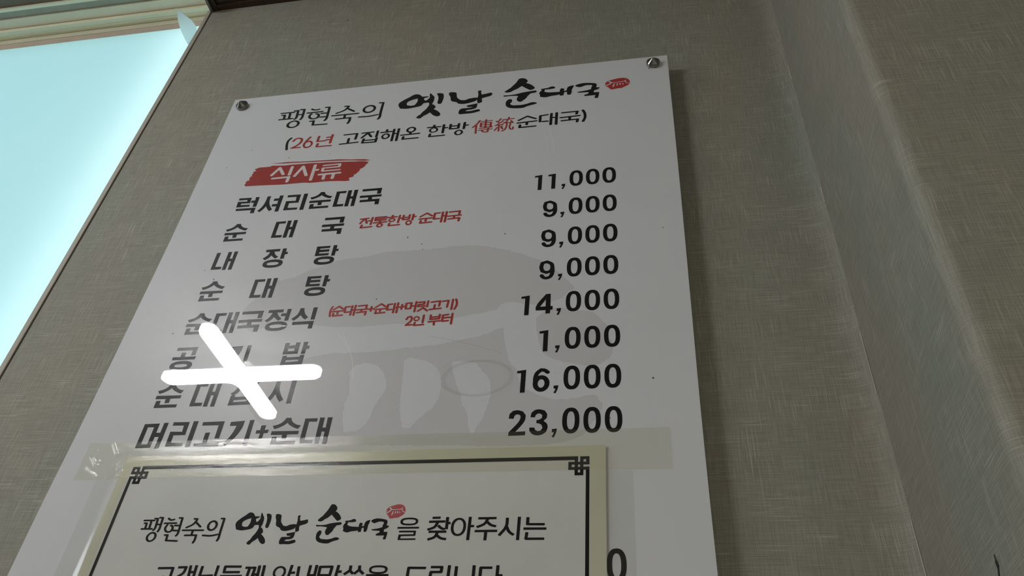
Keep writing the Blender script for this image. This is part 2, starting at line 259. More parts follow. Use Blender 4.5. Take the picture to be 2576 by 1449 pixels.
'dish.6':[('p',(827,4847,876,4848,886,4871,898,4889,915,4904,935,4917,963,4928,993,4933,972,4970,946,4963,920,4951,893,4937,874,4924,850,4902,834,4920,814,4934,776,4954,735,4967,711,4930,756,4919,780,4907,797,4894,815,4871)),('p',(717,4988,988,4992,988,5028,881,5028,882,5078,833,5078,832,5030,717,5028)),('p',(736,5049,785,5049,786,5096,979,5097,978,5133,735,5132)),('p',(1114,4862,1239,4861,1238,4899,1161,4898,1162,5087,1246,5089,1245,5128,1116,5127)),('p',(1259,4855,1307,4857,1308,4965,1338,4965,1335,4856,1384,4856,1385,5139,1339,5139,1338,5008,1309,5008,1310,5136,1263,5136)),('p',(1525,4857,1693,4856,1693,4896,1630,4897,1636,4913,1647,4930,1667,4954,1699,4982,1669,5010,1637,4984,1607,4954,1584,4994,1545,5022,1513,4998,1543,4969,1564,4933,1576,4896,1524,4896)),('p',(1734,4855,1781,4855,1779,5014,1734,5013,1733,4950,1681,4950,1680,4912,1737,4912)),('p',(1524,5018,1569,5017,1570,5037,1708,5035,1710,5015,1755,5015,1755,5129,1523,5133),(1571,5073,1707,5070,1707,5092,1570,5096)),('p',(1963,4846,2012,4847,2008,4886,2012,4930,2022,4974,2045,5025,2087,5089,2053,5114,2015,5065,1990,5022,1969,5071,1933,5119,1896,5092,1925,5055,1942,5020,1954,4978,1962,4908)),('p',(2121,4851,2172,4852,2176,5134,2126,5136))],
'dish.7':[('p',(718,5314,877,5311,877,5415,919,5414,921,5307,968,5305,967,5589,920,5589,920,5460,878,5462,874,5577,717,5578),(765,5351,830,5352,830,5538,765,5538)),('p',(1020,5302,1189,5305,1191,5449,1070,5448,1072,5529,1200,5535,1199,5570,1024,5568,1022,5406,1146,5412,1140,5343,1020,5341)),('p',(1228,5298,1280,5299,1283,5581,1233,5583)),('p',(1330,5312,1554,5309,1554,5495,1506,5495,1504,5352,1332,5351)),('p',(1394,5430,1442,5428,1443,5540,1570,5539,1570,5579,1318,5579,1316,5541,1394,5540)),('p',(1620,5320,1761,5310,1757,5379,1734,5450,1692,5521,1638,5578,1605,5551,1648,5496,1677,5429,1690,5365,1620,5364)),('p',(1812,5307,1857,5304,1860,5584,1813,5587)),('p',(1944,5370,1993,5367,1991,5418,2032,5417,2030,5453,1991,5455,1990,5509,1951,5511,1954,5455,1908,5456,1909,5419,1945,5419)),('p',(2176,5294,2225,5295,2235,5318,2246,5336,2264,5351,2284,5364,2312,5375,2342,5380,2322,5417,2295,5410,2268,5398,2242,5384,2223,5371,2200,5350,2183,5367,2163,5381,2125,5401,2084,5414,2060,5377,2105,5366,2129,5354,2146,5341,2164,5318)),('p',(2066,5435,2337,5439,2336,5475,2230,5475,2231,5525,2182,5525,2181,5477,2066,5475)),('p',(2085,5496,2134,5496,2135,5543,2328,5544,2327,5580,2084,5579)),('p',(2367,5308,2492,5308,2491,5346,2414,5345,2415,5534,2499,5536,2498,5575,2368,5574)),('p',(2512,5302,2560,5304,2561,5412,2591,5412,2588,5303,2637,5303,2638,5586,2592,5586,2591,5455,2562,5454,2563,5583,2516,5583))],
'head':[('s',36,26,'r',(817,437,1000,438)),('s',36,26,'r',(840,482,878,484,884,567)),('s',36,26,'r',(948,444,957,573)),('s',36,26,'r',(821,576,1008,576)),('s',36,26,'r',(1003,408,1052,409,1058,494,1058,579,1044,597)),('s',36,26,'r',(1085,393,1138,394,1144,479,1145,582,1132,618)),('s',36,26,'r',(1063,502,1135,506)),('r',1052,706,94,82,56,56,2.0),('s',36,26,'r',(1250,407,1283,429,1319,434,1357,426)),('s',36,26,'r',(1206,486,1417,485)),('s',36,26,'r',(1336,522,1371,537,1383,576,1368,616,1331,629,1286,618,1255,585,1250,547,1267,514)),('s',36,26,'r',(1446,399,1499,402,1507,543,1505,669,1491,690)),('s',36,26,'r',(1411,524,1497,526)),('s',36,26,'r',(1411,604,1500,608)),('s',36,26,'r',(1289,677,1337,676,1343,764,1538,772)),('s',36,26,'r',(1725,418,1776,422,1764,465,1725,511,1631,557)),('s',36,26,'r',(1758,464,1875,548)),('s',36,26,'r',(1581,603,1944,605)),('s',36,26,'r',(1764,612,1764,680)),('s',36,26,'r',(1651,684,1849,683,1850,761,1838,800)),('r',2084,532,93,87,58,57,2.0),('s',36,26,'r',(1971,686,2110,692,2225,673)),('s',36,26,'r',(2212,418,2260,419,2259,630,2260,749,2248,770))],
'brush':[('p',(2483,514,2487,467,2515,434,2567,390,2615,355,2642,330,2663,315,2686,307,2710,308,2748,324,2769,346,2791,374,2874,377,2883,388,2860,402,2826,412,2820,430,2839,466,2857,469,2877,444,2894,414,2886,332,2898,313,2931,363,2952,390,2961,410,2964,477,2960,514,2946,558,2978,582,3000,613,3008,642,2997,658,2984,670,3043,720,3070,752,3090,795,3090,818,3074,832,3046,836,2996,804,2972,773,2944,737,2916,764,2874,794,2854,814,2835,842,2800,842,2767,819,2801,770,2813,771,2831,733,2849,700,2874,667,2900,606,2910,562,2897,520,2830,521,2816,547,2807,569,2785,581,2706,599,2608,609,2517,591,2500,554),(2598,508,2596,484,2613,454,2645,434,2679,420,2733,407,2737,469,2727,505,2710,544,2657,550,2605,532)),('p',(2986,334,3016,332,3065,346,3079,368,3087,402,3090,460,3085,505,3077,560,3059,576,3026,566,3016,532,3019,495,3019,448,3010,399,2991,358)),('p',(3152,375,3153,347,3175,339,3241,352,3255,368,3263,412,3275,470,3299,502,3326,532,3384,544,3440,520,3474,516,3519,511,3552,519,3557,460,3544,382,3557,363,3594,369,3589,399,3603,458,3663,449,3719,434,3737,442,3747,481,3725,505,3669,524,3616,539,3614,571,3625,614,3611,630,3566,642,3547,560,3532,586,3483,606,3399,624,3347,621,3305,605,3278,573,3248,559,3211,539,3193,508,3182,446,3163,405)),('p',(3424,670,3432,662,3476,655,3563,639,3564,682,3558,727,3545,743,3498,758,3442,763,3416,782,3456,788,3501,786,3556,772,3595,769,3611,789,3612,807,3562,826,3506,838,3427,837,3348,839,3331,814,3330,773,3342,734,3364,720,3392,719,3488,716,3510,706,3447,702,3432,691)),('p',(4077,197,4099,183,4143,190,4180,221,4198,254,4194,283,4177,300,4236,338,4274,380,4301,425,4291,447,4257,465,4232,460,4199,432,4169,403,4124,360,4097,385,4070,410,4029,433,3982,468,3947,472,3918,465,3902,447,3949,402,3976,377,4008,329,4034,292,4056,248)),('p',(3893,539,3897,528,3986,531,4056,525,4126,507,4258,488,4314,486,4329,506,4326,522,4313,530,4250,539,4228,570,4211,596,4199,628,4170,664,4137,698,4102,692,4075,654,4076,614,4091,576,4080,567,3988,554,3910,555)),('p',(3937,712,3939,667,3958,630,3985,617,4007,626,4019,657,4011,689,3995,715,4004,734,4036,756,4092,761,4134,765,4216,750,4257,734,4291,730,4342,747,4335,769,4301,780,4246,794,4206,810,4179,826,4110,829,4040,818,3998,806,3961,778,3941,741)),('p',(4376,467,4418,462,4474,454,4508,436,4540,436,4565,457,4562,480,4510,489,4433,488,4428,533,4471,552,4512,559,4575,563,4627,566,4626,531,4642,493,4686,510,4678,557,4713,551,4719,506,4725,484,4752,465,4804,453,4798,496,4781,540,4779,596,4770,641,4749,651,4722,642,4717,581,4683,586,4677,648,4629,652,4628,623,4584,631,4515,639,4447,654,4373,633,4375,599,4360,557,4372,524,4392,498)),('p',(4818,467,4839,451,4883,435,4925,430,4980,434,5028,444,5076,456,5096,482,5095,511,5090,550,5124,548,5132,563,5117,584,5062,609,5059,648,5127,651,5122,709,5111,769,5076,771,5066,756,5079,708,4995,709,4954,710,4930,689,4954,676,4995,657,4988,633,4926,630,4865,625,4844,607,4885,602,4960,592,5025,574,5025,545,5038,513,5032,489,4959,482,4925,494,4888,511,4850,499,4829,484))],
'emblem':[('p',(5198,531,5206,501,5202,477,5233,442,5261,429,5309,414,5357,402,5404,399,5458,410,5492,439,5508,471,5511,512,5499,550,5468,576,5434,596,5406,614,5366,613,5326,620,5278,627,5259,605,5232,563,5218,560))],
'emblemw':[('s',19,16,'r',(5202,543,5239,518,5267,500,5277,472,5250,450)),('s',11,10,'r',(5274,481,5335,486,5396,481,5447,472,5460,498,5476,518,5506,526)),('s',12,14,'r',(5461,457,5451,476)),('p',(5307,512,5322,509,5319,537,5303,578,5293,578,5297,545)),('p',(5349,510,5365,512,5360,538,5347,559,5344,536)),('p',(5382,504,5398,516,5400,539,5388,546,5380,530)),('p',(5412,507,5426,515,5436,551,5425,543))],
'sub_red':[('s',35,24,'r',(1152,1074,1172,1038,1208,1023,1253,1037,1269,1068,1260,1124,1225,1172,1162,1216,1274,1215)),('s',35,24,'r',(1377,1022,1345,1083,1324,1142,1322,1176)),('r',1375,1169,67,76,39,48,2.0),('s',35,24,'r',(1498,1025,1495,1126,1598,1125)),('s',35,24,'r',(1682,1016,1680,1099,1680,1180)),('s',35,24,'r',(1616,1061,1674,1057)),('s',35,24,'r',(1615,1110,1674,1111)),('s',35,24,'r',(1513,1176,1509,1235,1702,1237))],
'sub':[('s',35,24,'r',(1107,1004,1078,1055,1078,1135,1101,1238)),('s',35,24,'r',(1847,1043,2019,1039,2015,1150)),('s',35,24,'r',(1924,1128,1925,1220)),('s',35,24,'r',(1823,1227,2058,1218)),('s',35,24,'r',(2090,1042,2237,1037)),('s',35,24,'r',(2164,1048,2097,1137)),('s',35,24,'r',(2177,1059,2223,1131)),('s',35,24,'r',(2296,1026,2293,1141)),('s',35,24,'r',(2131,1164,2125,1242,2299,1245,2303,1166)),('s',35,24,'r',(2130,1196,2287,1196)),('s',35,24,'r',(2418,1019,2418,1056)),('s',35,24,'r',(2347,1065,2483,1062)),('s',35,24,'r',(2514,1024,2514,1252)),('s',35,24,'r',(2575,1023,2575,1256)),('s',35,24,'r',(2525,1111,2562,1114)),('s',35,24,'r',(2742,1114,2742,1150)),('s',35,24,'r',(2625,1158,2860,1152)),('s',35,24,'r',(2660,1194,2657,1242,2853,1239)),('r',2418,1149,58,58,30,34,2.0),('r',2743,1064,66,58,35,34,2.0),('s',35,24,'r',(3042,1018,3040,1049)),('s',35,24,'r',(2962,1055,3123,1055)),('s',35,24,'r',(3168,1026,3169,1184)),('s',35,24,'r',(3176,1090,3215,1089)),('s',35,24,'r',(3008,1189,3004,1238,3194,1237)),('s',35,24,'r',(3258,1033,3256,1122,3363,1121,3364,1032)),('s',35,24,'r',(3260,1068,3365,1071)),('s',35,24,'r',(3438,1020,3435,1140)),('s',35,24,'r',(3444,1078,3482,1074)),('r',3043,1114,61,52,33,32,2.0),('r',3377,1209,57,54,29,34,2.0),('s',35,24,'r',(4129,1078,4234,1010,4341,1074)),('s',35,24,'r',(4119,1130,4351,1120)),('s',35,24,'r',(4236,1137,4234,1176)),('s',35,24,'r',(4151,1175,4148,1223,4344,1220)),('s',35,24,'r',(4487,1018,4398,1026,4398,1145,4492,1145)),('s',35,24,'r',(4536,1002,4532,1218)),('s',35,24,'r',(4601,997,4599,1222)),('s',35,24,'r',(4545,1086,4598,1083)),('s',35,24,'r',(4670,1008,4857,1004,4847,1056)),('s',35,24,'r',(4652,1102,4884,1094)),('s',35,24,'r',(4764,1108,4765,1151)),('s',35,24,'r',(4667,1165,4864,1160,4854,1212)),('s',35,24,'r',(4924,993,4947,1055,4951,1142,4928,1214))],
'hanja':[('s',27,18,'r',(3630,1009,3603,1068,3551,1136)),('s',27,18,'r',(3592,1092,3598,1257)),('s',27,18,'r',(3712,1004,3712,1167)),('s',27,18,'r',(3651,1063,3651,1138)),('s',27,18,'r',(3778,1065,3777,1158)),('s',16,15,'r',(3626,1031,3792,1029)),('s',16,15,'r',(3645,1062,3784,1063)),('s',16,15,'r',(3653,1100,3777,1104)),('s',16,15,'r',(3653,1140,3782,1140)),('s',16,15,'r',(3636,1166,3750,1168,3794,1158)),('s',16,15,'r',(3630,1205,3800,1196)),('s',25,20,'r',(3751,1173,3749,1246,3716,1251)),('s',25,20,'r',(3673,1215,3695,1243)),('s',25,20,'r',(3779,1131,3794,1158)),('s',23,18,'r',(3899,1010,3867,1072)),('s',23,18,'r',(3844,1053,3873,1081)),('s',23,18,'r',(3929,1062,3848,1137)),('s',23,18,'r',(3837,1140,3921,1130)),('s',23,18,'r',(3885,1143,3886,1254)),('s',23,18,'r',(3865,1181,3835,1234)),('s',23,18,'r',(3913,1163,3928,1182)),('s',23,18,'r',(3932,1133,3927,1140)),('s',23,18,'r',(3914,1180,3936,1220)),('s',23,18,'r',(4001,997,4000,1035)),('s',23,18,'r',(3925,1039,4064,1029)),('s',23,18,'r',(3991,1042,3970,1085,3938,1105)),('s',23,18,'r',(3935,1104,4045,1101)),('s',23,18,'r',(4030,1068,4059,1112)),('s',23,18,'r',(3983,1116,3978,1189,3956,1243,3928,1260)),('s',23,18,'r',(4028,1118,4025,1220,4042,1239,4065,1236,4065,1198))],
'banner':[('p',(956,1487,1014,1493,1087,1496,1178,1492,1264,1498,1373,1508,1586,1517,1726,1523,1866,1528,2044,1553,2218,1570,2269,1584,2304,1598,2244,1599,2083,1576,1942,1560,1732,1545,1590,1538,1378,1526,1277,1520,1163,1516,1091,1512,1017,1501)),('p',(703,1866,717,1860,706,1853,719,1839,705,1813,725,1806,717,1792,749,1791,740,1743,748,1717,765,1710,750,1687,766,1657,757,1651,765,1619,795,1619,773,1593,760,1576,783,1571,811,1555,889,1555,967,1554,984,1538,1159,1555,1243,1552,1314,1553,1420,1556,1525,1556,1632,1565,1737,1568,1947,1583,2087,1597,2240,1612,2288,1633,2267,1646,2288,1650,2265,1670,2244,1682,2263,1687,2235,1725,2218,1742,2196,1747,2202,1765,2193,1783,2189,1800,2175,1812,2163,1837,2132,1851,2147,1872,2124,1890,2085,1900,2092,1925,2106,1945,2087,1954,1956,1942,1778,1930,1684,1932,1589,1932,1525,1921,1408,1920,1236,1921,990,1907,728,1896))],
'bannertext':[('s',43,32,'r',(1031,1727,1107,1597,1185,1726)),('s',43,32,'r',(1275,1598,1271,1744)),('s',43,32,'r',(1061,1792,1277,1788,1272,1873)),('s',43,32,'r',(1350,1780,1423,1609,1503,1784)),('s',43,32,'r',(1582,1604,1584,1878)),('s',43,32,'r',(1587,1698,1634,1697)),('s',43,32,'r',(1745,1801,1748,1879)),('s',43,32,'r',(1867,1806,1865,1880)),('s',43,32,'r',(1677,1793,1944,1789)),('s',36,23,'r',(1700,1625,1914,1621,1911,1672,1700,1675,1705,1731,1927,1729))],
'note_red':[('s',28,22,'r',(2386,2650,2480,2644)),('s',28,22,'r',(2432,2650,2391,2721)),('s',28,22,'r',(2446,2656,2470,2722)),('s',28,22,'r',(2527,2637,2521,2748)),('s',28,22,'r',(2488,2687,2522,2685)),('s',28,22,'r',(2417,2751,2410,2792,2538,2786)),('s',28,22,'r',(2691,2639,2568,2641,2566,2691,2693,2690)),('s',28,22,'r',(2567,2668,2687,2663)),('s',28,22,'r',(2626,2696,2628,2721)),('s',28,22,'r',(2555,2728,2705,2724)),('s',28,22,'r',(2766,2628,2766,2652)),('s',28,22,'r',(2711,2657,2816,2653)),('s',28,22,'r',(2853,2637,2845,2750)),('s',28,22,'r',(2858,2683,2885,2681)),('s',28,22,'r',(2745,2753,2741,2790,2865,2786)),('s',28,22,'r',(2899,2640,2896,2709,2967,2707,2970,2638)),('s',28,22,'r',(2899,2678,2967,2673)),('s',28,22,'r',(3014,2634,3010,2723)),('s',28,22,'r',(3014,2674,3043,2671)),('s',28,22,'r',(3099,2684,3171,2632,3237,2681)),('s',28,22,'r',(3094,2720,3242,2715)),('s',28,22,'r',(3172,2726,3169,2760)),('s',28,22,'r',(3115,2748,3110,2786,3240,2781)),('s',28,22,'r',(3322,2642,3265,2645,3264,2737,3324,2734)),('s',28,22,'r',(3358,2635,3352,2791)),('s',28,22,'r',(3402,2633,3396,2793)),('s',28,22,'r',(3360,2696,3402,2696)),('s',28,22,'r',(3438,2642,3554,2636,3551,2681)),('s',28,22,'r',(3425,2708,3571,2702)),('s',28,22,'r',(3497,2713,3495,2745)),('s',28,22,'r',(3433,2753,3559,2746,3554,2792)),('r',2631,2772,40,36,18,15,2.0),('r',2766,2702,43,35,22,14,2.0),('r',2973,2765,39,41,18,19,2.0)],
'note2_red':[('s',25,21,'r',(2336,3952,2322,4004,2331,4079)),('s',25,21,'r',(2355,3993,2407,3951,2461,3991)),('s',25,21,'r',(2342,4019,2466,4014)),('s',25,21,'r',(2407,4021,2407,4050)),('s',25,21,'r',(2362,4044,2362,4077,2463,4071)),('s',25,21,'r',(2528,3962,2480,3966,2483,4037,2532,4033)),('s',25,21,'r',(2554,3956,2552,4077)),('s',25,21,'r',(2589,3951,2588,4080)),('s',25,21,'r',(2560,4013,2589,4011)),('s',25,21,'r',(2622,3961,2711,3956,2709,3989)),('s',25,21,'r',(2611,4012,2727,4008)),('s',25,21,'r',(2662,4012,2665,4040)),('s',25,21,'r',(2618,4048,2715,4042,2712,4082)),('s',25,21,'r',(2740,4012,2793,4008)),('s',25,21,'r',(2767,3981,2766,4038)),('s',25,21,'r',(2812,3993,2867,3950,2920,3989)),('s',25,21,'r',(2808,4021,2926,4015)),('s',25,21,'r',(2868,4022,2867,4048)),('s',25,21,'r',(2824,4044,2820,4073,2920,4067)),('s',25,21,'r',(2985,3960,2941,3964,2942,4035,2988,4031)),('s',25,21,'r',(3014,3955,3011,4075)),('s',25,21,'r',(3049,3950,3047,4077)),('s',25,21,'r',(3018,4011,3050,4009)),('s',25,21,'r',(3068,4007,3120,4003)),('s',25,21,'r',(3095,3975,3094,4034)),('s',25,21,'r',(3137,3962,3193,3958,3190,4032,3140,4034,3137,3962)),('s',25,21,'r',(3242,3948,3238,4076)),('s',25,21,'r',(3212,4002,3235,4001)),('s',25,21,'r',(3264,3958,3330,3953,3328,3983,3270,3988,3266,4011,3339,4009)),('s',25,21,'r',(3368,3946,3364,4020)),('s',25,21,'r',(3275,4072,3325,4032,3372,4075)),('s',25,21,'r',(3406,3964,3496,3955,3490,4020)),('s',25,21,'r',(3444,4003,3442,4054)),('s',25,21,'r',(3394,4061,3513,4052)),('s',25,21,'r',(3523,3961,3583,3954,3576,4040)),('s',25,21,'r',(3629,3943,3624,4073)),('s',25,21,'r',(3661,3943,3674,3994,3670,4037,3656,4071)),('s',25,21,'r',(3171,4174,3184,4146,3209,4139,3226,4156,3221,4195,3174,4249,3234,4246)),('s',25,21,'r',(3348,4132,3346,4226)),('s',25,21,'r',(3265,4221,3260,4256,3357,4252)),('s',25,21,'r',(3421,4136,3421,4190,3511,4187,3514,4133)),('s',25,21,'r',(3422,4165,3510,4159)),('s',25,21,'r',(3407,4221,3524,4215)),('s',25,21,'r',(3464,4218,3467,4262)),('s',25,21,'r',(3602,4139,3546,4145,3547,4221,3607,4218)),('s',25,21,'r',(3548,4182,3603,4176)),('s',25,21,'r',(3645,4130,3643,4260)),('s',25,21,'r',(3613,4178,3640,4176)),('r',3276,4172,34,34,17,16,2.0)],
'mark':[('p',(1331,4094,1332,3933,1415,3753,1530,3613,1609,3522,1776,3499,1866,3445,1973,3393,2087,3365,2242,3289,2358,3266,2511,3262,2739,3210,3076,3207,3176,3205,3392,3198,3572,3183,3819,3197,4068,3268,4232,3332,4395,3417,4634,3567,4714,3676,4807,3784,4869,3891,4810,3922,4752,3995,4680,4028,4548,4061,4459,4070,4353,4043,4201,4017,4128,4046,4102,4102,3910,4150,3761,4175,3536,4198,3384,4211,3077,4225,2766,4234,2448,4228,2198,4189,1935,4114,1683,4156,1510,4243)),('p',(4497,4242,4581,4154,4727,4126,4946,4179,5075,4224,5132,4302,5195,4378,5200,4485,5243,4626,5211,4760,5088,4829,4883,4810,4745,4770,4602,4686,4540,4552,4512,4407)),('p',(1400,4633,1694,4702,2069,4631,2428,4563,2599,4565,2768,4563,2980,4557,3204,4533,3398,4522,3560,4510,3691,4481,3793,4464,4009,4413,4122,4356,4180,4341,4208,4515,4238,4640,4267,4745,4329,4833,4365,4951,4427,5068,4553,5130,4690,5183,4889,5183,4995,5159,5088,5163,5107,5223,5146,5248,5113,5346,5048,5448,4960,5564,4769,5630,4512,5651,3582,5625,3030,5609,2605,5597,2150,5509,1755,5173))],
'marklight':[('p',(2695,4805,2738,4719,2840,4698,2952,4730,3053,4839,3094,4960,3074,5076,3022,5188,2983,5363,2915,5454,2775,5466,2721,5209,2738,5012)),('p',(3229,4691,3276,4655,3392,4686,3517,4741,3604,4848,3636,4984,3626,5132,3571,5242,3486,5333,3404,5439,3334,5437,3278,5262,3254,4984)),('p',(3708,4725,3777,4723,3939,4745,4004,4834,4085,4938,4116,5055,4096,5230,4066,5354,3988,5516,3950,5472,3930,5349,3858,5189,3797,5024,3746,4889))],
'scratch':[('s',4,3,'r',(4415,1137,4479,1491,4514,1659)),('s',4,3,'r',(4524,1285,4567,1541,4594,1786)),('s',4,3,'r',(2536,4345,2683,4625,2744,4864)),('s',4,3,'r',(2479,4316,2625,4524)),('s',4,3,'r',(3440,4399,3855,4521,4186,4648))],
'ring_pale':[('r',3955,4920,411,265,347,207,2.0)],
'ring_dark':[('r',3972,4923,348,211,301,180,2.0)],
'nhead':[('s',22,16,'r',(1125,6316,1221,6316)),('s',22,16,'r',(1137,6341,1157,6342,1161,6389)),('s',22,16,'r',(1194,6320,1199,6393)),('s',22,16,'r',(1128,6394,1225,6394)),('s',22,16,'r',(1223,6299,1248,6300,1252,6348,1252,6396,1244,6406)),('s',22,16,'r',(1266,6291,1294,6292,1296,6339,1297,6398,1291,6418)),('s',22,16,'r',(1254,6353,1292,6354)),('r',1248,6467,49,46,27,30,2.0),('s',22,16,'r',(1352,6299,1370,6311,1388,6314,1408,6309)),('s',22,16,'r',(1329,6344,1439,6343)),('s',22,16,'r',(1397,6364,1415,6372,1422,6394,1414,6417,1395,6424,1371,6418,1354,6399,1352,6378,1361,6359)),('s',22,16,'r',(1455,6295,1482,6296,1486,6376,1486,6446,1478,6458)),('s',22,16,'r',(1436,6365,1481,6366)),('s',22,16,'r',(1436,6410,1483,6412)),('s',22,16,'r',(1372,6451,1397,6451,1400,6500,1503,6505)),('s',22,16,'r',(1600,6305,1627,6307,1621,6331,1601,6357,1551,6384)),('s',22,16,'r',(1618,6331,1679,6378)),('s',22,16,'r',(1525,6409,1715,6410)),('s',22,16,'r',(1621,6414,1621,6453)),('s',22,16,'r',(1562,6455,1665,6454,1666,6499,1659,6521)),('r',1788,6369,49,49,27,31,2.0),('s',22,16,'r',(1729,6456,1802,6460,1862,6449)),('s',22,16,'r',(1855,6305,1880,6306,1880,6424,1880,6492,1874,6504))],
'nbrush':[('p',(2000,6363,2003,6338,2017,6320,2044,6296,2069,6277,2083,6264,2094,6255,2106,6251,2118,6252,2138,6260,2149,6272,2160,6287,2203,6289,2208,6295,2196,6302,2178,6308,2175,6318,2185,6337,2195,6339,2205,6325,2214,6309,2209,6264,2216,6254,2233,6281,2244,6296,2248,6307,2250,6343,2248,6363,2240,6387,2257,6399,2268,6416,2273,6432,2267,6441,2260,6447,2291,6474,2305,6491,2315,6515,2315,6527,2307,6534,2293,6537,2267,6519,2254,6503,2240,6483,2225,6498,2203,6514,2193,6525,2183,6540,2165,6540,2148,6527,2166,6501,2172,6502,2181,6481,2190,6463,2203,6445,2217,6413,2222,6389,2215,6366,2180,6367,2173,6381,2168,6392,2157,6399,2116,6409,2065,6414,2018,6405,2009,6384),(2060,6360,2059,6347,2068,6330,2085,6320,2102,6312,2130,6305,2132,6338,2127,6358,2118,6379,2091,6382,2064,6373)),('p',(2262,6266,2277,6264,2302,6272,2310,6284,2314,6302,2316,6333,2313,6358,2309,6388,2299,6396,2282,6391,2277,6372,2279,6353,2278,6327,2274,6301,2264,6279)),('p',(2348,6288,2348,6272,2360,6268,2394,6275,2401,6284,2405,6308,2411,6339,2424,6356,2438,6373,2468,6379,2497,6366,2514,6364,2538,6361,2555,6366,2558,6334,2551,6292,2558,6282,2577,6285,2574,6301,2582,6332,2612,6328,2642,6320,2651,6324,2656,6345,2645,6358,2616,6368,2588,6376,2587,6394,2593,6417,2586,6426,2562,6432,2552,6388,2545,6402,2519,6412,2476,6422,2449,6421,2427,6412,2413,6395,2397,6387,2378,6377,2369,6360,2363,6326,2353,6304)),('p',(2488,6447,2492,6443,2516,6439,2561,6430,2562,6454,2558,6478,2551,6486,2527,6495,2498,6497,2484,6507,2505,6511,2529,6510,2557,6502,2578,6500,2586,6512,2586,6521,2560,6532,2531,6538,2490,6537,2449,6538,2441,6525,2440,6503,2446,6482,2457,6474,2472,6474,2522,6472,2533,6466,2501,6465,2493,6458)),('p',(2827,6192,2839,6184,2861,6188,2881,6205,2890,6222,2888,6238,2880,6248,2910,6268,2930,6290,2944,6315,2938,6327,2921,6336,2908,6334,2891,6318,2875,6303,2852,6280,2838,6293,2824,6307,2802,6319,2778,6338,2760,6340,2745,6336,2737,6327,2761,6302,2775,6289,2792,6263,2805,6243,2817,6219)),('p',(2732,6376,2734,6370,2780,6372,2817,6369,2853,6359,2921,6349,2950,6348,2958,6358,2957,6367,2950,6371,2917,6376,2906,6393,2897,6407,2891,6425,2876,6444,2859,6462,2840,6459,2826,6438,2827,6417,2835,6397,2829,6391,2781,6384,2741,6385)),('p',(2755,6470,2756,6445,2766,6425,2780,6418,2791,6423,2797,6440,2793,6458,2785,6472,2789,6481,2806,6493,2835,6496,2857,6498,2900,6490,2921,6482,2939,6480,2965,6489,2961,6500,2944,6506,2915,6514,2894,6523,2880,6531,2845,6533,2808,6527,2786,6520,2767,6505,2757,6485)),('p',(2983,6337,3004,6335,3033,6330,3051,6321,3067,6320,3080,6332,3079,6345,3052,6349,3012,6349,3010,6373,3032,6383,3053,6387,3086,6389,3113,6391,3112,6372,3121,6352,3143,6361,3139,6386,3157,6383,3160,6359,3164,6347,3178,6337,3204,6330,3201,6353,3193,6377,3192,6407,3187,6431,3176,6437,3162,6432,3159,6399,3142,6402,3139,6435,3114,6437,3114,6422,3090,6426,3055,6430,3019,6439,2981,6427,2982,6409,2974,6386,2980,6368,2991,6354)),('p',(3212,6338,3222,6329,3246,6320,3267,6318,3296,6320,3321,6325,3346,6331,3356,6346,3356,6361,3353,6382,3370,6381,3375,6389,3367,6400,3338,6414,3337,6435,3372,6437,3369,6468,3364,6500,3346,6502,3340,6494,3347,6467,3304,6468,3282,6469,3270,6458,3282,6450,3303,6440,3300,6427,3268,6425,3236,6423,3225,6413,3247,6411,3286,6405,3319,6395,3319,6380,3326,6362,3322,6349,3285,6346,3267,6352,3248,6361,3228,6355,3217,6347))],
'nemblem':[('p',(3328,6268,3332,6251,3330,6238,3347,6218,3362,6211,3387,6203,3412,6196,3438,6194,3466,6201,3484,6217,3493,6235,3495,6257,3488,6278,3472,6293,3453,6304,3439,6314,3418,6314,3396,6318,3371,6321,3360,6309,3346,6285,3339,6284))],
'nemblemw':[('s',10,9,'r',(3330,6274,3350,6261,3365,6250,3370,6235,3356,6223)),('s',6,6,'r',(3368,6240,3401,6243,3433,6240,3460,6235,3467,6249,3476,6260,3492,6265)),('s',6,8,'r',(3468,6227,3463,6238)),('p',(3386,6257,3394,6256,3392,6271,3384,6294,3378,6294,3381,6276)),('p',(3408,6256,3417,6258,3414,6272,3407,6283,3406,6270)),('p',(3426,6253,3435,6260,3436,6272,3429,6276,3425,6267)),('p',(3442,6254,3449,6259,3455,6279,3449,6275))],
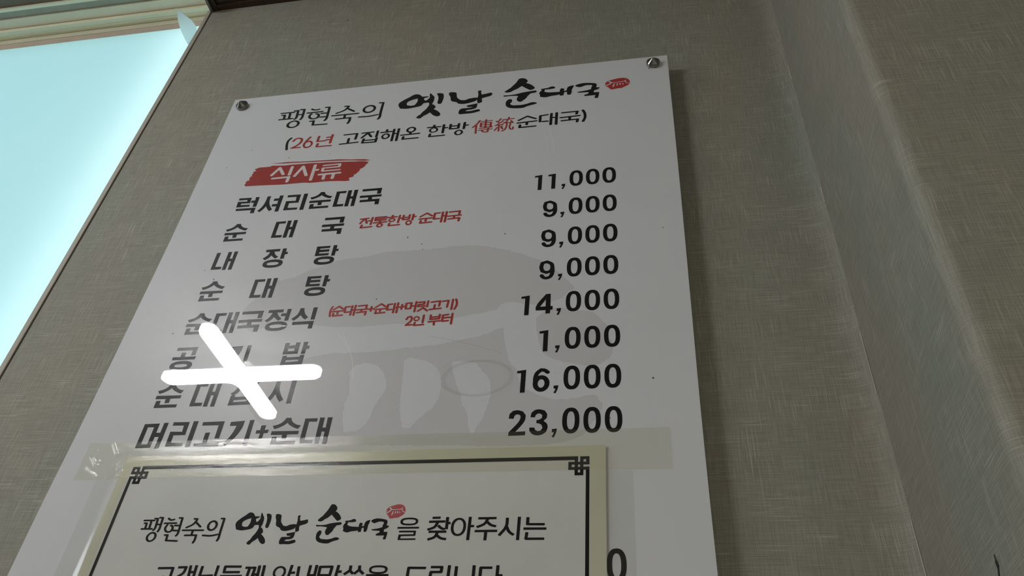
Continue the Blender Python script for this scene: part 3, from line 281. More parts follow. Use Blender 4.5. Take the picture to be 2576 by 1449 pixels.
'line1':[('r',3543,6348,76,34,55,19,2.6),('p',(3450,6394,3635,6394,3633,6410,3450,6410)),('p',(3469,6427,3614,6427,3612,6472,3491,6474,3488,6494,3618,6493,3617,6507,3467,6507,3469,6460,3594,6458,3594,6442,3469,6442)),('s',26,20,'b',(3737,6318,3806,6317)),('s',26,20,'b',(3712,6352,3850,6350)),('s',26,20,'b',(3787,6357,3766,6396,3707,6421)),('s',26,20,'b',(3793,6384,3826,6410,3851,6417)),('s',26,20,'b',(3865,6312,3866,6418)),('s',26,20,'b',(3866,6366,3896,6364)),('s',26,20,'b',(3720,6438,3869,6438)),('s',26,20,'b',(3795,6443,3777,6481,3719,6505)),('s',26,20,'b',(3792,6468,3828,6493,3874,6502)),('s',26,20,'b',(4056,6312,4053,6511)),('s',26,20,'b',(4054,6393,4095,6392)),('s',26,20,'b',(4123,6326,4275,6325)),('s',26,20,'b',(4204,6330,4183,6370,4117,6402)),('s',26,20,'b',(4202,6358,4233,6384,4276,6396)),('s',26,20,'b',(4104,6435,4289,6434)),('s',26,20,'b',(4196,6438,4194,6514)),('s',26,20,'b',(4365,6323,4360,6397,4305,6474)),('s',26,20,'b',(4362,6397,4387,6443,4426,6470)),('s',26,20,'b',(4463,6316,4459,6513)),('r',3965,6398,63,78,40,60,2.2),('s',26,20,'b',(4533,6320,4532,6380,4672,6381)),('s',26,20,'b',(4501,6417,4687,6418)),('s',26,20,'b',(4531,6447,4526,6502,4673,6502))],
'line2':[('s',26,20,'b',(1419,6742,1557,6740,1556,6827,1552,6852)),('s',26,20,'b',(1487,6806,1499,6889)),('s',26,20,'b',(1426,6898,1578,6895)),('s',26,20,'b',(1601,6735,1675,6733,1664,6783,1630,6808,1605,6824)),('s',26,20,'b',(1712,6718,1724,6839)),('s',26,20,'b',(1764,6716,1768,6842)),('s',26,20,'b',(1722,6775,1761,6774)),('s',26,20,'b',(1629,6852,1754,6849,1758,6924)),('s',26,20,'b',(1820,6723,1819,6807,1937,6802)),('s',26,20,'b',(1960,6718,1958,6844)),('s',26,20,'b',(1832,6854,1946,6850,1950,6920,1833,6923,1832,6854)),('s',26,20,'b',(2170,6728,2025,6728,2027,6775,2168,6774)),('s',26,20,'b',(2001,6808,2194,6806)),('s',26,20,'b',(2030,6844,2166,6842,2168,6880,2032,6882,2035,6920,2176,6917)),('s',26,20,'b',(2206,6738,2245,6737,2238,6843)),('s',26,20,'b',(2258,6738,2291,6737,2283,6843)),('s',26,20,'b',(2327,6718,2335,6909)),('s',26,20,'b',(2369,6716,2378,6915)),('s',26,20,'b',(2291,6794,2327,6793)),('s',26,20,'b',(2610,6714,2597,6842)),('s',26,20,'b',(2615,6779,2650,6777)),('s',26,20,'b',(2511,6854,2521,6914,2653,6912)),('s',26,20,'b',(2672,6725,2678,6824,2743,6819)),('s',26,20,'b',(2770,6716,2765,6907)),('s',26,20,'b',(2823,6714,2820,6913)),('s',26,20,'b',(2767,6800,2814,6798)),('s',26,20,'b',(2855,6730,2956,6728,2950,6798,2855,6798,2855,6730)),('s',26,20,'b',(3010,6714,3000,6841)),('s',26,20,'b',(3012,6769,3046,6768)),('s',26,20,'b',(2870,6847,2976,6846,2973,6874,2864,6876,2863,6912,2984,6911)),('r',2514,6775,56,52,35,36,2.1),('s',26,20,'b',(3113,6718,3114,6758,3068,6792)),('s',26,20,'b',(3114,6761,3146,6787)),('s',26,20,'b',(3188,6718,3191,6752,3151,6788)),('s',26,20,'b',(3191,6755,3232,6788)),('s',26,20,'b',(3082,6824,3232,6823)),('s',26,20,'b',(3159,6827,3163,6862)),('s',26,20,'b',(3255,6798,3441,6797)),('s',26,20,'b',(3295,6829,3424,6828,3424,6861,3296,6862,3297,6899,3436,6897)),('s',26,20,'b',(3112,6862,3228,6861,3227,6883,3112,6885,3110,6905,3236,6904)),('s',26,20,'b',(3741,6738,3599,6737,3596,6823,3739,6821)),('s',26,20,'b',(3568,6860,3766,6858)),('s',26,20,'b',(3779,6731,3869,6731,3867,6770,3785,6771,3781,6822,3876,6821)),('s',26,20,'b',(3929,6716,3927,6832)),('s',26,20,'b',(3825,6849,3824,6899,3935,6897,3937,6851)),('s',26,20,'b',(3826,6873,3934,6871)),('s',26,20,'b',(3987,6724,3986,6848,4091,6845)),('s',26,20,'b',(4128,6716,4129,6900)),('s',26,20,'b',(4275,6736,4183,6736,4181,6858,4274,6856)),('s',26,20,'b',(4318,6716,4315,6899)),('s',26,20,'b',(4323,6797,4360,6796)),('r',3349,6752,77,35,56,19,2.6)]}
# ------------------------------------------------------------------ room
def uvsheet(name, prof, z0, z1, mat, smooth, parent=None, extra=None, u0=0.0):
    """vertical sheet following a plan profile of (x, y); UV = unrolled metres"""
    V = []; F = []; U = []
    s = [u0]
    for a, b in zip(prof, prof[1:]): s.append(s[-1] + math.dist(a, b))
    nz = 6
    for k in range(nz + 1):
        z = z0 + (z1 - z0) * k / nz
        for i, (x, y) in enumerate(prof): V.append((x, y, z)); U.append((s[i], z))
    n = len(prof)
    for k in range(nz):
        for i in range(n - 1): F.append((k * n + i, k * n + i + 1, (k + 1) * n + i + 1, (k + 1) * n + i))
    if extra:
        for a, b in extra:
            q = MB(); q.box(a, b); m0 = len(V); V += q.v; F += [tuple(m0 + i for i in f) for f in q.f]; U += [(v[0] + v[1], v[2]) for v in q.v]
    me = mesh(name, V, F); l = me.uv_layers.new(name='UVMap')
    for p in me.polygons:
        for li in p.loop_indices: l.data[li].uv = U[me.loops[li].vertex_index]
    o = link(name, me, mat, parent)
    ns = len(V) if not extra else None
    if smooth:
        for p in me.polygons: p.use_smooth = True
    return o
TOP = 2.717
fil = [(0.160, 0.0), (0.166, -0.0003), (0.172, -0.0011), (0.177, -0.0026), (0.181, -0.0046), (0.1840, -0.0068), (0.1856, -0.0084), (0.1870, -0.0092)]
wb = uvsheet('wall_back', [(-0.7036, 0.11), (-0.7036, 0.012), (-0.7036, 0.0), (-0.700, 0.0), (-0.4, 0.0), (-0.1, 0.0)] + fil, 0, CEIL, PAPER, False,
             extra=[((-2.9, 0.0, 0), (-0.7036, 0.12, 1.0)), ((-3.2, 0.0, 0), (-2.45, 0.12, CEIL))])
tag(wb, kind='structure')
for p in wb.data.polygons:
    if p.center.x > 0.155: p.use_smooth = True
# seam edges of the paper at the inner corner
sm = MB()
for za, zb in ((2.385, 2.355), (2.1605, 2.1375), (1.9664, 1.900), (1.786, 1.741)):
    a, b = sorted((za, zb)); sm.box((0.1852, -0.0092, a), (0.1858, -0.0086, b))
sm.build('paper_seam', plain('light_paper_edge', (0.62, 0.60, 0.52), 0.5), wb)
def arc(cx, cy, r, a0, a1, n=10): return [(cx + r * math.cos(a0 + (a1 - a0) * i / n), cy + r * math.sin(a0 + (a1 - a0) * i / n)) for i in range(n + 1)]
R_ = 0.011
prof = [(0.1862, 0.06), (0.1862, -0.05), (0.1862, -0.12), (0.1862, -0.1955)] + arc(0.1862 + R_, -0.1965, R_, math.pi, 1.5 * math.pi) + [(0.205, -0.2076), (0.6, -0.2076), (1.2, -0.2076), (2.4, -0.2076)]
wr = uvsheet('wall_right', prof, 0, CEIL, PAPER, True, u0=5.0); tag(wr, kind='structure')
dark = plain('dark_tear', (0.03, 0.025, 0.02), 0.9)
tr = MB()
for (ya, za, yb, zb, w) in TEAR:
    n = len(tr.v); tr.v += [(0.1857, ya - w, za), (0.1857, ya + w, za), (0.1857, yb + w, zb), (0.1857, yb - w, zb)]; tr.f.append((n, n + 3, n + 2, n + 1))
tr.build('paper_tear', dark, wr)
o = MB(); o.box((-3.2, -5.5, -0.05), (2.4, 0.12, 0.0)); tag(o.build('floor', FLOORM), kind='structure')
o = MB(); o.box((-3.2, -5.5, CEIL), (2.4, 0.12, CEIL + 0.05)); tag(o.build('ceiling', CEILM), kind='structure')
o = MB(); o.box((-3.25, -5.5, 0), (-3.2, 0.12, CEIL)); tag(o.build('wall_left', plain('side_wall_paint', (0.36, 0.35, 0.32), 0.7)), kind='structure')
o = MB(); o.box((2.4, -5.5, 0), (2.45, -0.2, CEIL)); tag(o.build('wall_far_right', plain('far_wall_paint', (0.36, 0.35, 0.31), 0.7)), kind='structure')
o = MB(); o.box((-3.25, -5.55, 0), (2.45, -5.5, CEIL)); tag(o.build('wall_front', plain('front_wall_paint', (0.34, 0.33, 0.30), 0.7)), kind='structure')
# crown moulding over the papered wall: stepped underside, mitred left end with a lighter end strip
cm = MB(); cm.prism_x([(0.0, TOP), (-0.010, TOP), (-0.010, TOP + 0.004), (-0.030, TOP + 0.004), (-0.034, TOP + 0.012), (-0.060, TOP + 0.016), (-0.075, TOP + 0.035), (-0.075, CEIL), (0.0, CEIL)], -0.692, 0.1862)
ct = tag(cm.build('trim_1', WOOD), kind='structure')
ce = MB(); ce.prism_x([(0.008, TOP - 0.004), (-0.078, TOP - 0.004), (-0.078, CEIL), (0.008, CEIL)], -0.7064, -0.7020); ce.build('end_strip', WOODL, ct)
ce = MB(); ce.prism_x([(0.0, TOP - 0.001), (-0.077, TOP - 0.001), (-0.077, CEIL), (0.0, CEIL)], -0.7018, -0.6925); ce.build('end_block', GAP, ct)

# ------------------------------------------------------------------ window
win = tag(empty('window_1', (-1.5, 0.05, 1.0)), kind='structure')
L0, L1 = -2.45, -0.7125
def wpart(name, prof, mat, x0=L0, x1=L1):
    b = MB(); b.prism_x([(y - 0.05, z - 1.0) for y, z in prof], x0 + 1.5, x1 + 1.5); return b.build(name, mat, win)
GT = 2.775
wpart('sash_rail', [(0.075, GT + .0008), (0.0515, GT + .0008), (0.0515, GT - .004), (0.0488, GT - .004), (0.0488, GT + 0.001), (0.0445, GT + 0.001), (0.0445, 2.789), (0.075, 2.789)], CREAM2)
wpart('sealant_bead', [(0.0518, GT - 0.006), (0.0500, GT - 0.008), (0.0455, GT - 0.0005), (0.0455, GT + 0.0008), (0.0518, GT + 0.0008)], PINK)
wpart('frame_rail', [(0.08, 2.7896), (0.0435, 2.7896), (0.0435, 2.7905), (0.0375, 2.7905), (0.0375, 2.7885), (0.0365, 2.7885), (0.0365, 2.7900), (0.030, 2.7900), (0.030, 2.7890), (0.0275, 2.7890), (0.0275, 2.798), (0.08, 2.798)], CREAM)
wpart('head_board', [(0.08, 2.7985), (0.009, 2.7985), (0.009, 2.815), (0.08, 2.815)], SOFFIT)
wpart('shaded_caulk_strip', [(0.010, 2.8025), (-0.0065, 2.8025), (-0.0065, 2.815), (0.010, 2.815)], GREYP)  # shade of the head recess is put into this strip's grey
wpart('front_lip', [(-0.0066, 2.797), (-0.012, 2.797), (-0.012, CEIL), (-0.0066, CEIL)], CREAM)
wpart('curtain_box_board', [(-0.0121, 2.803), (-0.06, 2.803), (-0.06, CEIL), (-0.0121, CEIL)], WOODL)
g = MB(); g.box((L0 + 1.5, 0.002, 0.0), (L1 + 1.5 , 0.006, GT + 0.005 - 1.0)); g.build('glass_pane', GLASS, win)
g = MB(); g.box((L0 + 1.5, 0.0008, 0.0), (L1 + 1.5, 0.0012, GT + 0.002 - 1.0)); g.build('frosted_film', FILM, win)
g = MB(); g.box((L0 + 1.5, -0.045, -0.03), (L1 + 1.5, 0.06, 0.0)); g.build('sill', CREAM, win)
g = MB(); g.box((L0 + 1.5, -0.02, 0.0), (L0 + 1.54, 0.03, 1.8)); g.build('side_frame', CREAM, win)
# corner bead of the opening and the dark joint behind it
tb = MB()
nn = 26
bead = [(-0.7125, 0.062), (-0.7125, -0.0008), (-0.7120, -0.0014), (-0.7056, -0.0014), (-0.7052, -0.0008), (-0.7052, 0.062)]
V = []; F = []
for k in range(nn + 1):
    z = 0.9 + (TOP - 0.9) * k / nn; w = 0.0 if z < 2.64 else 0.0010 * math.sin((z - 2.64) * 60)
    for i, (x, y) in enumerate(bead): V.append((x + (w if i >= 3 else 0), y, z))
n = len(bead)
for k in range(nn):
    for i in range(n): F.append((k * n + i, k * n + (i + 1) % n, (k + 1) * n + (i + 1) % n, (k + 1) * n + i))
tag(link('trim_2', mesh('trim_2', V, F), TRIM), kind='structure')
jt = MB(); jt.box((-0.7053, 0.0006, 0.9), (-0.7034, 0.03, TOP)); tag(jt.build('trim_3', GAP), kind='structure')
# corner of the frosted film that has come loose and curls into the room
V = []; F = []; nu, nv = 14, 10
base0, base1 = Vector((-0.7665, 0.0478, 2.762)), Vector((-0.7200, 0.0478, 2.655))
A = [Vector(p) for p in PEEL_L]; Bc = [Vector(p) for p in PEEL_R]
def bez(P, t):
    P = list(P)
    while len(P) > 1: P = [a.lerp(b, t) for a, b in zip(P, P[1:])]
    return P[0]
for j in range(nv + 1):
    t = j / nv
    a = bez(A, t); b = bez(Bc, t)
    for i in range(nu + 1):
        s = i / nu; p = a.lerp(b, s); p = p + Vector((0.0, -0.006, -0.002)) * math.sin(math.pi * s) * (1 - t * 0.5)
        V.append(p - Vector((-1.5, 0.05, 1.0)))
for j in range(nv):
    for i in range(nu): q = j * (nu + 1) + i; F.append((q, q + 1, q + nu + 2, q + nu + 1))
link('peeling_film', mesh('peeling_film', V, F), FLAP, win, True)

# ------------------------------------------------------------------ print helpers (flat ink in board millimetres)
def smooth_line(p, closed, lim=0.80):
    n = len(p)
    if n < 3: return p
    p = [Vector(q) for q in p]
    def tang(i):
        a, b, c = p[(i - 1) % n], p[i], p[(i + 1) % n]
        d0, d1 = b - a, c - b
        if d0.length < 1e-6 or d1.length < 1e-6 or d0.angle(d1) > lim: return None
        return (d0.normalized() + d1.normalized()).normalized()
    out = []
    T = [None if (not closed and i in (0, n - 1)) else tang(i) for i in range(n)]
    for i in range(n if closed else n - 1):
        a, b = p[i], p[(i + 1) % n]; L = (b - a).length; ta, tb_ = T[i], T[(i + 1) % n]
        out.append(a)
        if ta is None and tb_ is None: continue
        d = (b - a).normalized() if L > 0 else Vector((1, 0))
        ta = (ta or d) * L; tb_ = (tb_ or d) * L
        for k in range(1, 4):
            t = k / 4; out.append(a * (2*t**3 - 3*t*t + 1) + ta * (t**3 - 2*t*t + t) + b * (3*t*t - 2*t**3) + tb_ * (t**3 - t*t))
    if not closed: out.append(p[-1])
    return [tuple(q) for q in out]
class Ink:
    def __init__(s): s.v = []; s.f = []
    def poly(s, loops):
        vv = [[Vector((x, y, 0)) for x, y in l] for l in loops]
        n = len(s.v); flat = [q for l in vv for q in l]
        s.v += [(q.x, q.y) for q in flat]
        for t in tessellate_polygon(vv): s.f.append(tuple(n + i for i in t))
    def disk(s, c, a, b, m=14):
        n = len(s.v); s.v += [(c[0] + a * math.cos(2 * math.pi * i / m), c[1] + b * math.sin(2 * math.pi * i / m)) for i in range(m)]
        s.f.append(tuple(range(n, n + m)))
    def stroke(s, pts, wv, wh, cap):
        a, b = wv / 2, wh / 2
        if cap == 'q':
            for p, q in zip(pts, pts[1:]):
                n = len(s.v); x0, x1 = sorted((p[0], q[0])); y0, y1 = sorted((p[1], q[1]))
                s.v += [(x0 - a, y0 - b), (x1 + a, y0 - b), (x1 + a, y1 + b), (x0 - a, y1 + b)]; s.f.append((n, n + 1, n + 2, n + 3))
            return
        closed = math.dist(pts[0], pts[-1]) < 0.6
        pts = smooth_line(pts, False)
        for p, q in zip(pts, pts[1:]):
            dx, dy = q[0] - p[0], q[1] - p[1]; L = math.hypot(dx, dy)
            if L < 1e-5: continue
            nx, ny = -dy / L, dx / L; r = math.sqrt((a * nx) ** 2 + (b * ny) ** 2); ox, oy = a * a * nx / r, b * b * ny / r
            n = len(s.v); s.v += [(p[0] + ox, p[1] + oy), (q[0] + ox, q[1] + oy), (q[0] - ox, q[1] - oy), (p[0] - ox, p[1] - oy)]; s.f.append((n, n + 1, n + 2, n + 3))
        for i, p in enumerate(pts):
            if cap == 'r' or closed or 0 < i < len(pts) - 1: s.disk(p, a, b)
    def ring(s, cx, cy, rx, ry, ix, iy, e, m=48):
        n = len(s.v)
        for (a, b) in ((rx, ry), (ix, iy)):
            for i in range(m):
                t = 2 * math.pi * i / m; c, d = math.cos(t), math.sin(t)
                s.v.append((cx + a * math.copysign(abs(c) ** (2 / e), c), cy + b * math.copysign(abs(d) ** (2 / e), d)))
        for i in range(m): j = (i + 1) % m; s.f.append((n + i, n + j, n + m + j, n + m + i))
    def add(s, prims, lim=0.62):
        for p in prims:
            if p[0] == 'p': s.poly([smooth_line([(h[i] / 10, h[i + 1] / 10) for i in range(0, len(h), 2)], True, lim) for h in p[1:]])
            elif p[0] == 's': s.stroke([(p[4][i] / 10, p[4][i + 1] / 10) for i in range(0, len(p[4]), 2)], p[1] / 10, p[2] / 10, p[3])
            else: s.ring(*[q / 10 for q in p[1:7]], p[7])
        return s
BX, BZ = -0.56, 2.417
def lay(name, ink, off, mat, parent, org):
    """ink in board mm -> mesh lying off metres in front of the wall, facing the room"""
    V = [(BX + u / 1000 - org[0], -off - org[1], BZ - v / 1000 - org[2]) for u, v in ink.v]
    k = 0
    for f in ink.f:       # overlapping strokes lie a hair's breadth one above the other
        if len(f) > 3:
            k += 1
            for i in f: V[i] = (V[i][0], -off - org[1] - 5e-7 * (k % 50), V[i][2])
    me = mesh(name, V, ink.f)
    bm = bmesh.new(); bm.from_mesh(me)
    for f in bm.faces:
        if f.normal.y > 0: f.normal_flip()
    bm.to_mesh(me); bm.free()
    return link(name, me, mat, parent)

# ------------------------------------------------------------------ menu board
BO = (BX + 0.3, -0.020, 1.517)
mb = empty('menu_board', BO)
tag(mb, 'glossy white menu board bolted to the wall, black dish names and prices', 'menu board')
edgeL = [(0.0, 0.0), (1.1, 86.4), (2.2, 168), (3.3, 273.7), (2.9, 376.9), (2.3, 478.6), (1.9, 536.6), (0.4, 610.6), (0.2, 680), (0, 900)]
edgeR = [(600, 900), (598.0, 679), (597.6, 542), (598.5, 414), (599.7, 217), (600, 0)]
outl = smooth_line(edgeL, False) + smooth_line(edgeR, False)
def slab(name, outline, y0, y1, mats, parent, org):
    n = len(outline); V = [(BX + u / 1000 - org[0], -y - org[1], BZ - v / 1000 - org[2]) for y in (y1, y0) for u, v in outline]
    tri = tessellate_polygon([[Vector((u, v, 0)) for u, v in outline]])
    F = [tuple(t) for t in tri] + [tuple(n + i for i in t)[::-1] for t in tri]; nf = len(F)
    F += [(i, (i + 1) % n, n + (i + 1) % n, n + i) for i in range(n)]
    me = mesh(name, V, F); bm = bmesh.new(); bm.from_mesh(me); bmesh.ops.recalc_face_normals(bm, faces=bm.faces); bm.to_mesh(me); bm.free()
    o = link(name, me, mats[0], parent); me.materials.append(mats[1])
    for p in me.polygons: p.material_index = 0 if p.index < nf else 1
    return o
slab('panel', outl, 0.0165, 0.0200, (BOARD, EDGE), mb, BO)
def reach(p):
    if p[0] == 'p': h = p[1][0::2]; return min(h), max(h)
    if p[0] == 's': h = p[4][0::2]; return min(h) - p[1] / 2, max(h) + p[1] / 2
    return p[1] - p[3], p[1] + p[3]
def words(prims, gap=45):
    out = []; hi = -1e9
    for p in sorted(prims, key=reach):
        a, b = reach(p)
        if a - hi > gap: out.append([])
        out[-1].append(p); hi = max(hi, b)
    return out
def printed(name, keys, off, mat, parent, org, label=None, split=True):
    prims = [p for q in (keys if isinstance(keys, (list, tuple)) else [keys]) for p in GLYPHS[q]]
    ws = words(prims) if split else [prims]
    if len(ws) == 1: o = lay(name, Ink().add(prims), off, mat, parent, org)
    else:
        o = empty(name, (0, 0, 0)); o.parent = parent
        for w_ in ws: lay('word', Ink().add(w_), off, mat, o, org)
    if label: o['label'] = label
    return o
def bp(name, keys, off, mat, label=None, split=False): return printed(name, keys, off, mat, mb, BO, label, split)
def ragged(loop, step=2.2, amp=0.55):
    out = []; loop = smooth_line(loop, True, 0.62)
    for a, b in zip(loop, loop[1:] + loop[:1]):
        d = math.dist(a, b); n = max(1, int(d / step))
        for i in range(n):
            t = i / n; r = (random.random() - 0.5) * 2 * amp * (2.2 if random.random() < 0.12 else 1)
            out.append((a[0] + (b[0] - a[0]) * t - (b[1] - a[1]) / max(d, .01) * r, a[1] + (b[1] - a[1]) * t + (b[0] - a[0]) / max(d, .01) * r))
    return out
random.seed(7)
def wash(name, key, off, mat):
    o = empty(name, (0, 0, 0)); o.parent = mb
    for p in GLYPHS[key]:
        k = Ink(); k.poly([ragged([(h[i] / 10, h[i + 1] / 10) for i in range(0, len(h), 2)]) for h in p[1:]]); lay('brush_patch', k, off, mat, o, BO)
    return o
wash('watermark', 'mark', 0.02004, MARK)['label'] = 'pale grey oversized roof emblem'
wash('watermark_highlight', 'marklight', 0.02007, BOARD)
bp('ring_mark', 'ring_dark', 0.02009, RINGD, 'faint grey ring'); bp('ring_mark', 'ring_pale', 0.02009, RINGL, 'faint pale ring')  # a dark and a pale ring tinted thinly over the print
bp('heading_text', 'head', 0.0201, BLACK)
bp('brush_heading', 'brush', 0.0201, BLACK, 'thick brush lettering')
em = bp('emblem', 'emblem', 0.0201, RED, 'small red oval roof emblem')
bp('subheading_text', 'sub', 0.0201, BLACK, None, True)
bp('red_subheading_text', ['sub_red', 'hanja'], 0.0201, BRICK, 'red words in the subheading', True)
bp('emblem_lines', 'emblemw', 0.02013, PINKW)
bp('banner', 'banner', 0.0201, BRICK, 'brick red brush-stroke banner')
bp('banner_text', 'bannertext', 0.02014, PINKW, 'white letters on the banner')
for i in range(8): bp('dish_name', 'dish.%d' % i, 0.0201, BLACK, None, True)
for i in range(9): bp('price', 'price.%d' % i, 0.0201, BLACK)
bp('side_note', 'note_red', 0.0201, BRICK, 'small red note beside the second dish')
bp('side_note', 'note2_red', 0.0201, BRICK, 'small red note beside the fifth dish')
SCR = plain('pale_scratch', (0.80, 0.80, 0.80), 0.3)
for q in GLYPHS['scratch'][:-1]: lay('scratch', Ink().add([q]), 0.02016, SCR, mb, BO)
lay('scratch', Ink().add(GLYPHS['scratch'][-1:]), 0.02016, plain('dark_scratch', (0.42, 0.41, 0.38), 0.4), mb, BO)
DIRT = plain('dirt', (0.10, 0.09, 0.08), 0.7)
for u, v, r in ((35, 150, .7), (60, 118, .6), (576, 25.5, .9), (118, 141, .7), (172, 140, .5), (300, 300, .9), (318, 312, .7), (320, 320, .6), (280, 388, .8), (410, 305, .8), (520, 540, .7), (66, 330, .6), (82, 345, .8), (559, 500, .9), (578, 312, .6), (226, 555, .5), (60, 420, .7)): dirt = Ink(); dirt.disk((u, v), r, r * 1.3, 8); lay('dirt_speck', dirt, 0.02016, DIRT, mb, BO)
def bolt(u, v):
    c = (BX + u / 1000 - BO[0], 0.0, BZ - v / 1000 - BO[2])
    b = MB(); b.lathe([(0.0001, -0.020), (0.0040, -0.020), (0.0040, 0.0), (0.0083, 0.0), (0.0085, 0.0004), (0.0085, 0.0040), (0.0081, 0.0046)], c, 40)
    o = b.build('mounting_bolt', STEEL, mb, True)
    o.data.set_sharp_from_angle(angle=0.6)
    k = MB(); k.lathe([(0.0081, 0.0046), (0.0001, 0.0102)], c, 40); q = k.build('conical_head', STEEL, o, True); return o
bolt(17.3, 18.8); bolt(581.6, 17.2)

# ------------------------------------------------------------------ notice taped over the board
NO = (BX + 0.292, -0.0205, 1.53)
nt = empty('notice', NO)
tag(nt, 'laminated paper notice with black knotted border taped over the menu board', 'notice')
slab('sheet', [(68.8, 567.5), (516.3, 567.5), (516.3, 886), (68.8, 886)], 0.0213, 0.0220, (SHEET, SHEET), nt, NO)
def npart(name, keys, off, mat, label=None, split=False): return printed(name, keys, off, mat, nt, NO, label, split)
yl = Ink()
for l in ([(69, 567.7), (516, 567.7), (516, 578), (69, 578)], [(69, 578), (78, 578), (78, 886), (69, 886)], [(503, 578), (516, 578), (516, 886), (503, 886)]): yl.poly([l])
lay('yellowed_margin', yl, 0.02204, YELLOW, nt, NO)
bd = Ink(); w = 3.0
xr, yt = 501.3, 579.4
def knot(sx, cx, top):
    return [(cx - sx * (501.3 - q[0]), q[1] + (top - 579.4)) for q in ((491.7, 579.4), (491.7, 594.3), (496.3, 594.3), (496.3, 579.4), (501.3, 579.4), (501.3, 584.4), (486.4, 584.4), (486.4, 589.2), (501.2, 589.2))]
kr = knot(1, 501.3, 579.4); kl = knot(-1, 81.6, 579.9)
bd.stroke(kl[:1] + kr[:1], w, w, 'q')
bd.stroke([kr[-1], (501.2, 874)], w, w, 'q'); bd.stroke([kl[-1], (81.7, 874)], w, w, 'q'); bd.stroke([(81.7, 874), (501.2, 874)], w, w, 'q')
lay('border_line', bd, 0.02210, INK, nt, NO)
for K in (kr, kl):
    q = Ink(); q.stroke(K, 2.8, 2.6, 'q'); lay('corner_knot', q, 0.02212, INK, nt, NO)
npart('notice_text', ['nhead'], 0.0221, INK); npart('brush_text', ['nbrush'], 0.0221, INK, 'thick brush lettering')
npart('emblem', ['nemblem'], 0.0221, INKR, 'small red oval roof emblem'); npart('emblem_lines', ['nemblemw'], 0.02214, SHEET)
npart('notice_text', ['line1'], 0.0221, INK, None, True); npart('notice_text', ['line2'], 0.0221, INK, None, True)

# ------------------------------------------------------------------ clear tape
def hsh(x, y): return math.sin(x * 12.9898 + y * 78.233) * 43758.5453 % 1.0
def noise2(x, y):
    xi, yi = math.floor(x), math.floor(y); fx, fy = x - xi, y - yi; fx = fx * fx * (3 - 2 * fx); fy = fy * fy * (3 - 2 * fy)
    a = hsh(xi, yi) * (1 - fx) + hsh(xi + 1, yi) * fx; b = hsh(xi, yi + 1) * (1 - fx) + hsh(xi + 1, yi + 1) * fx
    return a * (1 - fy) + b * fy
def over(u, v):
    """height of the board / notice surface in mm in front of the wall"""
    su = min(max((u - 63) / 7, 0), 1) * min(max((523 - u) / 8, 0), 1); sv = min(max((v - 558) / 15, 0), 1)
    su = su * su * (3 - 2 * su); sv = sv * sv * (3 - 2 * sv)
    return 20.0 + 1.85 * su * sv
def ridge(u, v, a, b, w, h):
    ax, ay = a; bx, by = b; L2 = (bx - ax) ** 2 + (by - ay) ** 2; t = min(1, max(0, ((u - ax) * (bx - ax) + (v - ay) * (by - ay)) / L2))
    d = math.hypot(u - ax - t * (bx - ax), v - ay - t * (by - ay)); return h * math.exp(-(d / w) ** 2)
CREASE = [((47, 553), (57, 566), 1.0, .9), ((57, 566), (54, 579), 1.0, .9), ((57, 566), (72, 562), 1.2, 1.0), ((72, 562), (84, 567), 1.2, .6), ((30, 566), (39, 576), 1.2, .9), ((30, 566), (33, 560), .9, .5),
          ((22, 586), (28, 578), 1.0, .8), ((28, 578), (43, 587), 1.0, .8), ((40, 571), (36, 580), 1.0, .5), ((50, 581), (64, 577), 1.0, .8), ((56, 588), (68, 582), 1.1, .8), ((61, 574), (66, 585), 1.0, .8), ((47, 588), (60, 585), .8, .6)]
def tape_mesh(name, u0, u1, v0, v1, du, dv, lift, mat, creases=(), rough=0.0, jag=0.0):
    us = [u0]
    while us[-1] < u1 - 1e-6: us.append(min(u1, us[-1] + (0.4 if creases and us[-1] < 92 else du)))
    nu = len(us) - 1; nv = max(2, int((v1 - v0) / dv)); V = []; F = []
    org = (BX + (u0 + u1) / 2000, -0.02, BZ - v1 / 1000)
    for j in range(nv + 1):
        for i in range(nu + 1):
            u = us[i]; v = v0 + (v1 - v0) * j / nv
            h = over(u, v) + lift
            for c in creases: h += 0.75 * ridge(u, v, c[0], c[1], c[2] * 1.3, c[3])
            h += rough * (noise2(u * 0.12, v * 0.35) * 0.6 + noise2(u * .5, v * 1.3) * 0.25)
            e = jag * (noise2(v * 0.6, 3.1) - 0.5) if i in (0, nu) else 0
            V.append((BX + (u + e) / 1000 - org[0], -h / 1000 - org[1], BZ - v / 1000 - org[2]))
    for j in range(nv):
        for i in range(nu): q = j * (nu + 1) + i; F.append((q, q + nu + 1, q + nu + 2, q + 1))
    o = link(name, mesh(name, V, F), mat, None, True); o.location = org; return o
t1 = tape_mesh('clear_tape', 22, 571, 551.2, 590.6, 1.3, 0.45, 0.62, TAPE, CREASE, 0.16, 1.5)
tag(t1, 'long wrinkled strip of clear tape across the top edge of the notice', 'tape', 'clear tapes holding the notice')
t2 = tape_mesh('clear_tape', 45.5, 84.5, 590.9, 886, 3, 4, 0.45, TAPE2, (), 0.05)
tag(t2, 'upright strip of clear tape down the left edge of the notice', 'tape', 'clear tapes holding the notice')
t3 = tape_mesh('clear_tape', 502.8, 538.5, 590.9, 886, 3, 4, 0.45, TAPE2, (), 0.05)
tag(t3, 'upright strip of clear tape down the right edge of the notice', 'tape', 'clear tapes holding the notice')

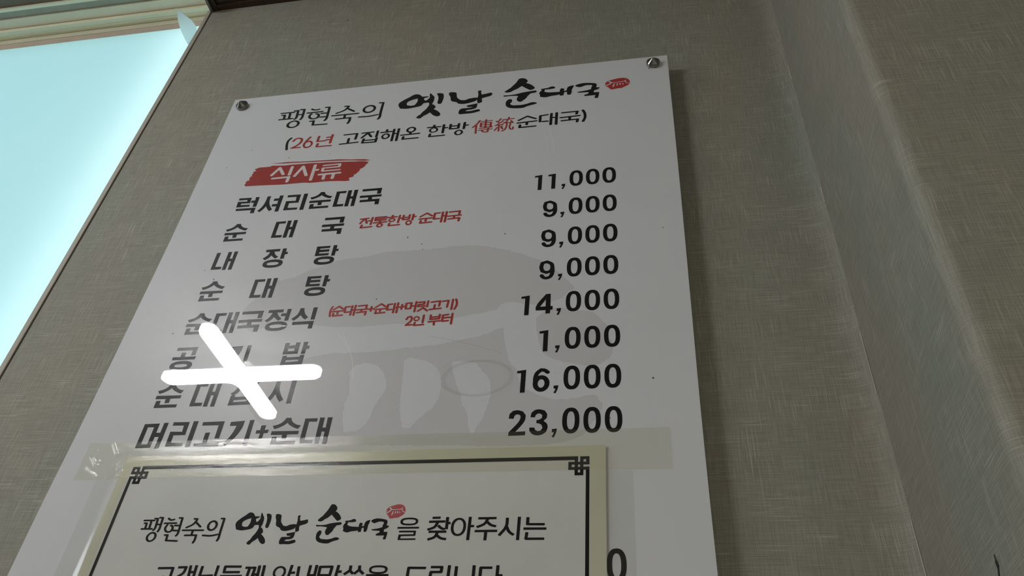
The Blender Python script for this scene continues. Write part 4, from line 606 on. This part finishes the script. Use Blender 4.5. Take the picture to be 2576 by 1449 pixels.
# ------------------------------------------------------------------ ceiling lamp mirrored in the glossy board
cl = empty('ceiling_lamp', (LAMP[0], LAMP[1], CEIL))
tag(cl, 'white cross-shaped lamp on the ceiling, seen mirrored in the glossy menu board', 'lamp')
def capsule(L, r, z0, z1, axis, seg=14, e=0.0):
    pl = [(L / 2 - r + r * math.cos(a), r * math.sin(a)) for a in [math.pi * (i / seg - .5) for i in range(seg + 1)]] + [(-L / 2 + r + r * math.cos(a), r * math.sin(a)) for a in [math.pi * (i / seg + .5) for i in range(seg + 1)]]
    if axis == 'y': pl = [(-y, x) for x, y in pl]
    n = len(pl); V = [(x, y, z1) for x, y in pl] + [(x * (1 - e), y * (1 - e), z0 + 0.004) for x, y in pl] + [(x * (1 - .5 * r / L), y * (1 - .5 * r / L), z0) for x, y in pl]
    F = [tuple(range(n))[::-1]] + [(k * n + i, k * n + (i + 1) % n, (k + 1) * n + (i + 1) % n, (k + 1) * n + i) for k in (0, 1) for i in range(n)] + [tuple(range(2 * n, 3 * n))]
    me = mesh('bar', V, F); bm = bmesh.new(); bm.from_mesh(me); bmesh.ops.recalc_face_normals(bm, faces=bm.faces); bm.to_mesh(me); bm.free(); return me
LX, LY, LR = 0.505, 0.474, 0.025
link('diffuser_bar', capsule(LX, LR, -0.06, -0.040, 'x'), TUBE, cl); link('diffuser_bar', capsule(LY, LR, -0.0605, -0.0405, 'y'), TUBE, cl)
HOUS = plain('lamp_housing', (0.62, 0.62, 0.62), 0.5)
link('housing_bar', capsule(LX + 0.004, LR + 0.002, -0.0402, 0.0, 'x'), HOUS, cl); link('housing_bar', capsule(LY + 0.004, LR + 0.002, -0.0407, 0.0, 'y'), HOUS, cl)
b = MB(); b.box((-0.045, -0.045, -0.036), (0.045, 0.045, 0.0)); b.box((-0.03, -0.03, -0.0405), (0.03, 0.03, -0.024)); b.build('base', PLAST, cl)
# rounded inner corners of the cross
for sx in (1, -1):
    for sy in (1, -1):
        V = []; F = []; r = 0.030; n = len(V); pts = [(sx * (LR - .002), sy * (LR - .002))] + [(sx * (LR + r - r * math.cos(a)), sy * (LR + r - r * math.sin(a))) for a in [math.pi / 2 * i / 6 for i in range(7)]]
        V += [(x, y, -0.0595) for x, y in pts]; F.append(tuple(range(n, n + 8)))
        link('diffuser_corner', mesh('diffuser_corner', V, F), TUBE, cl)
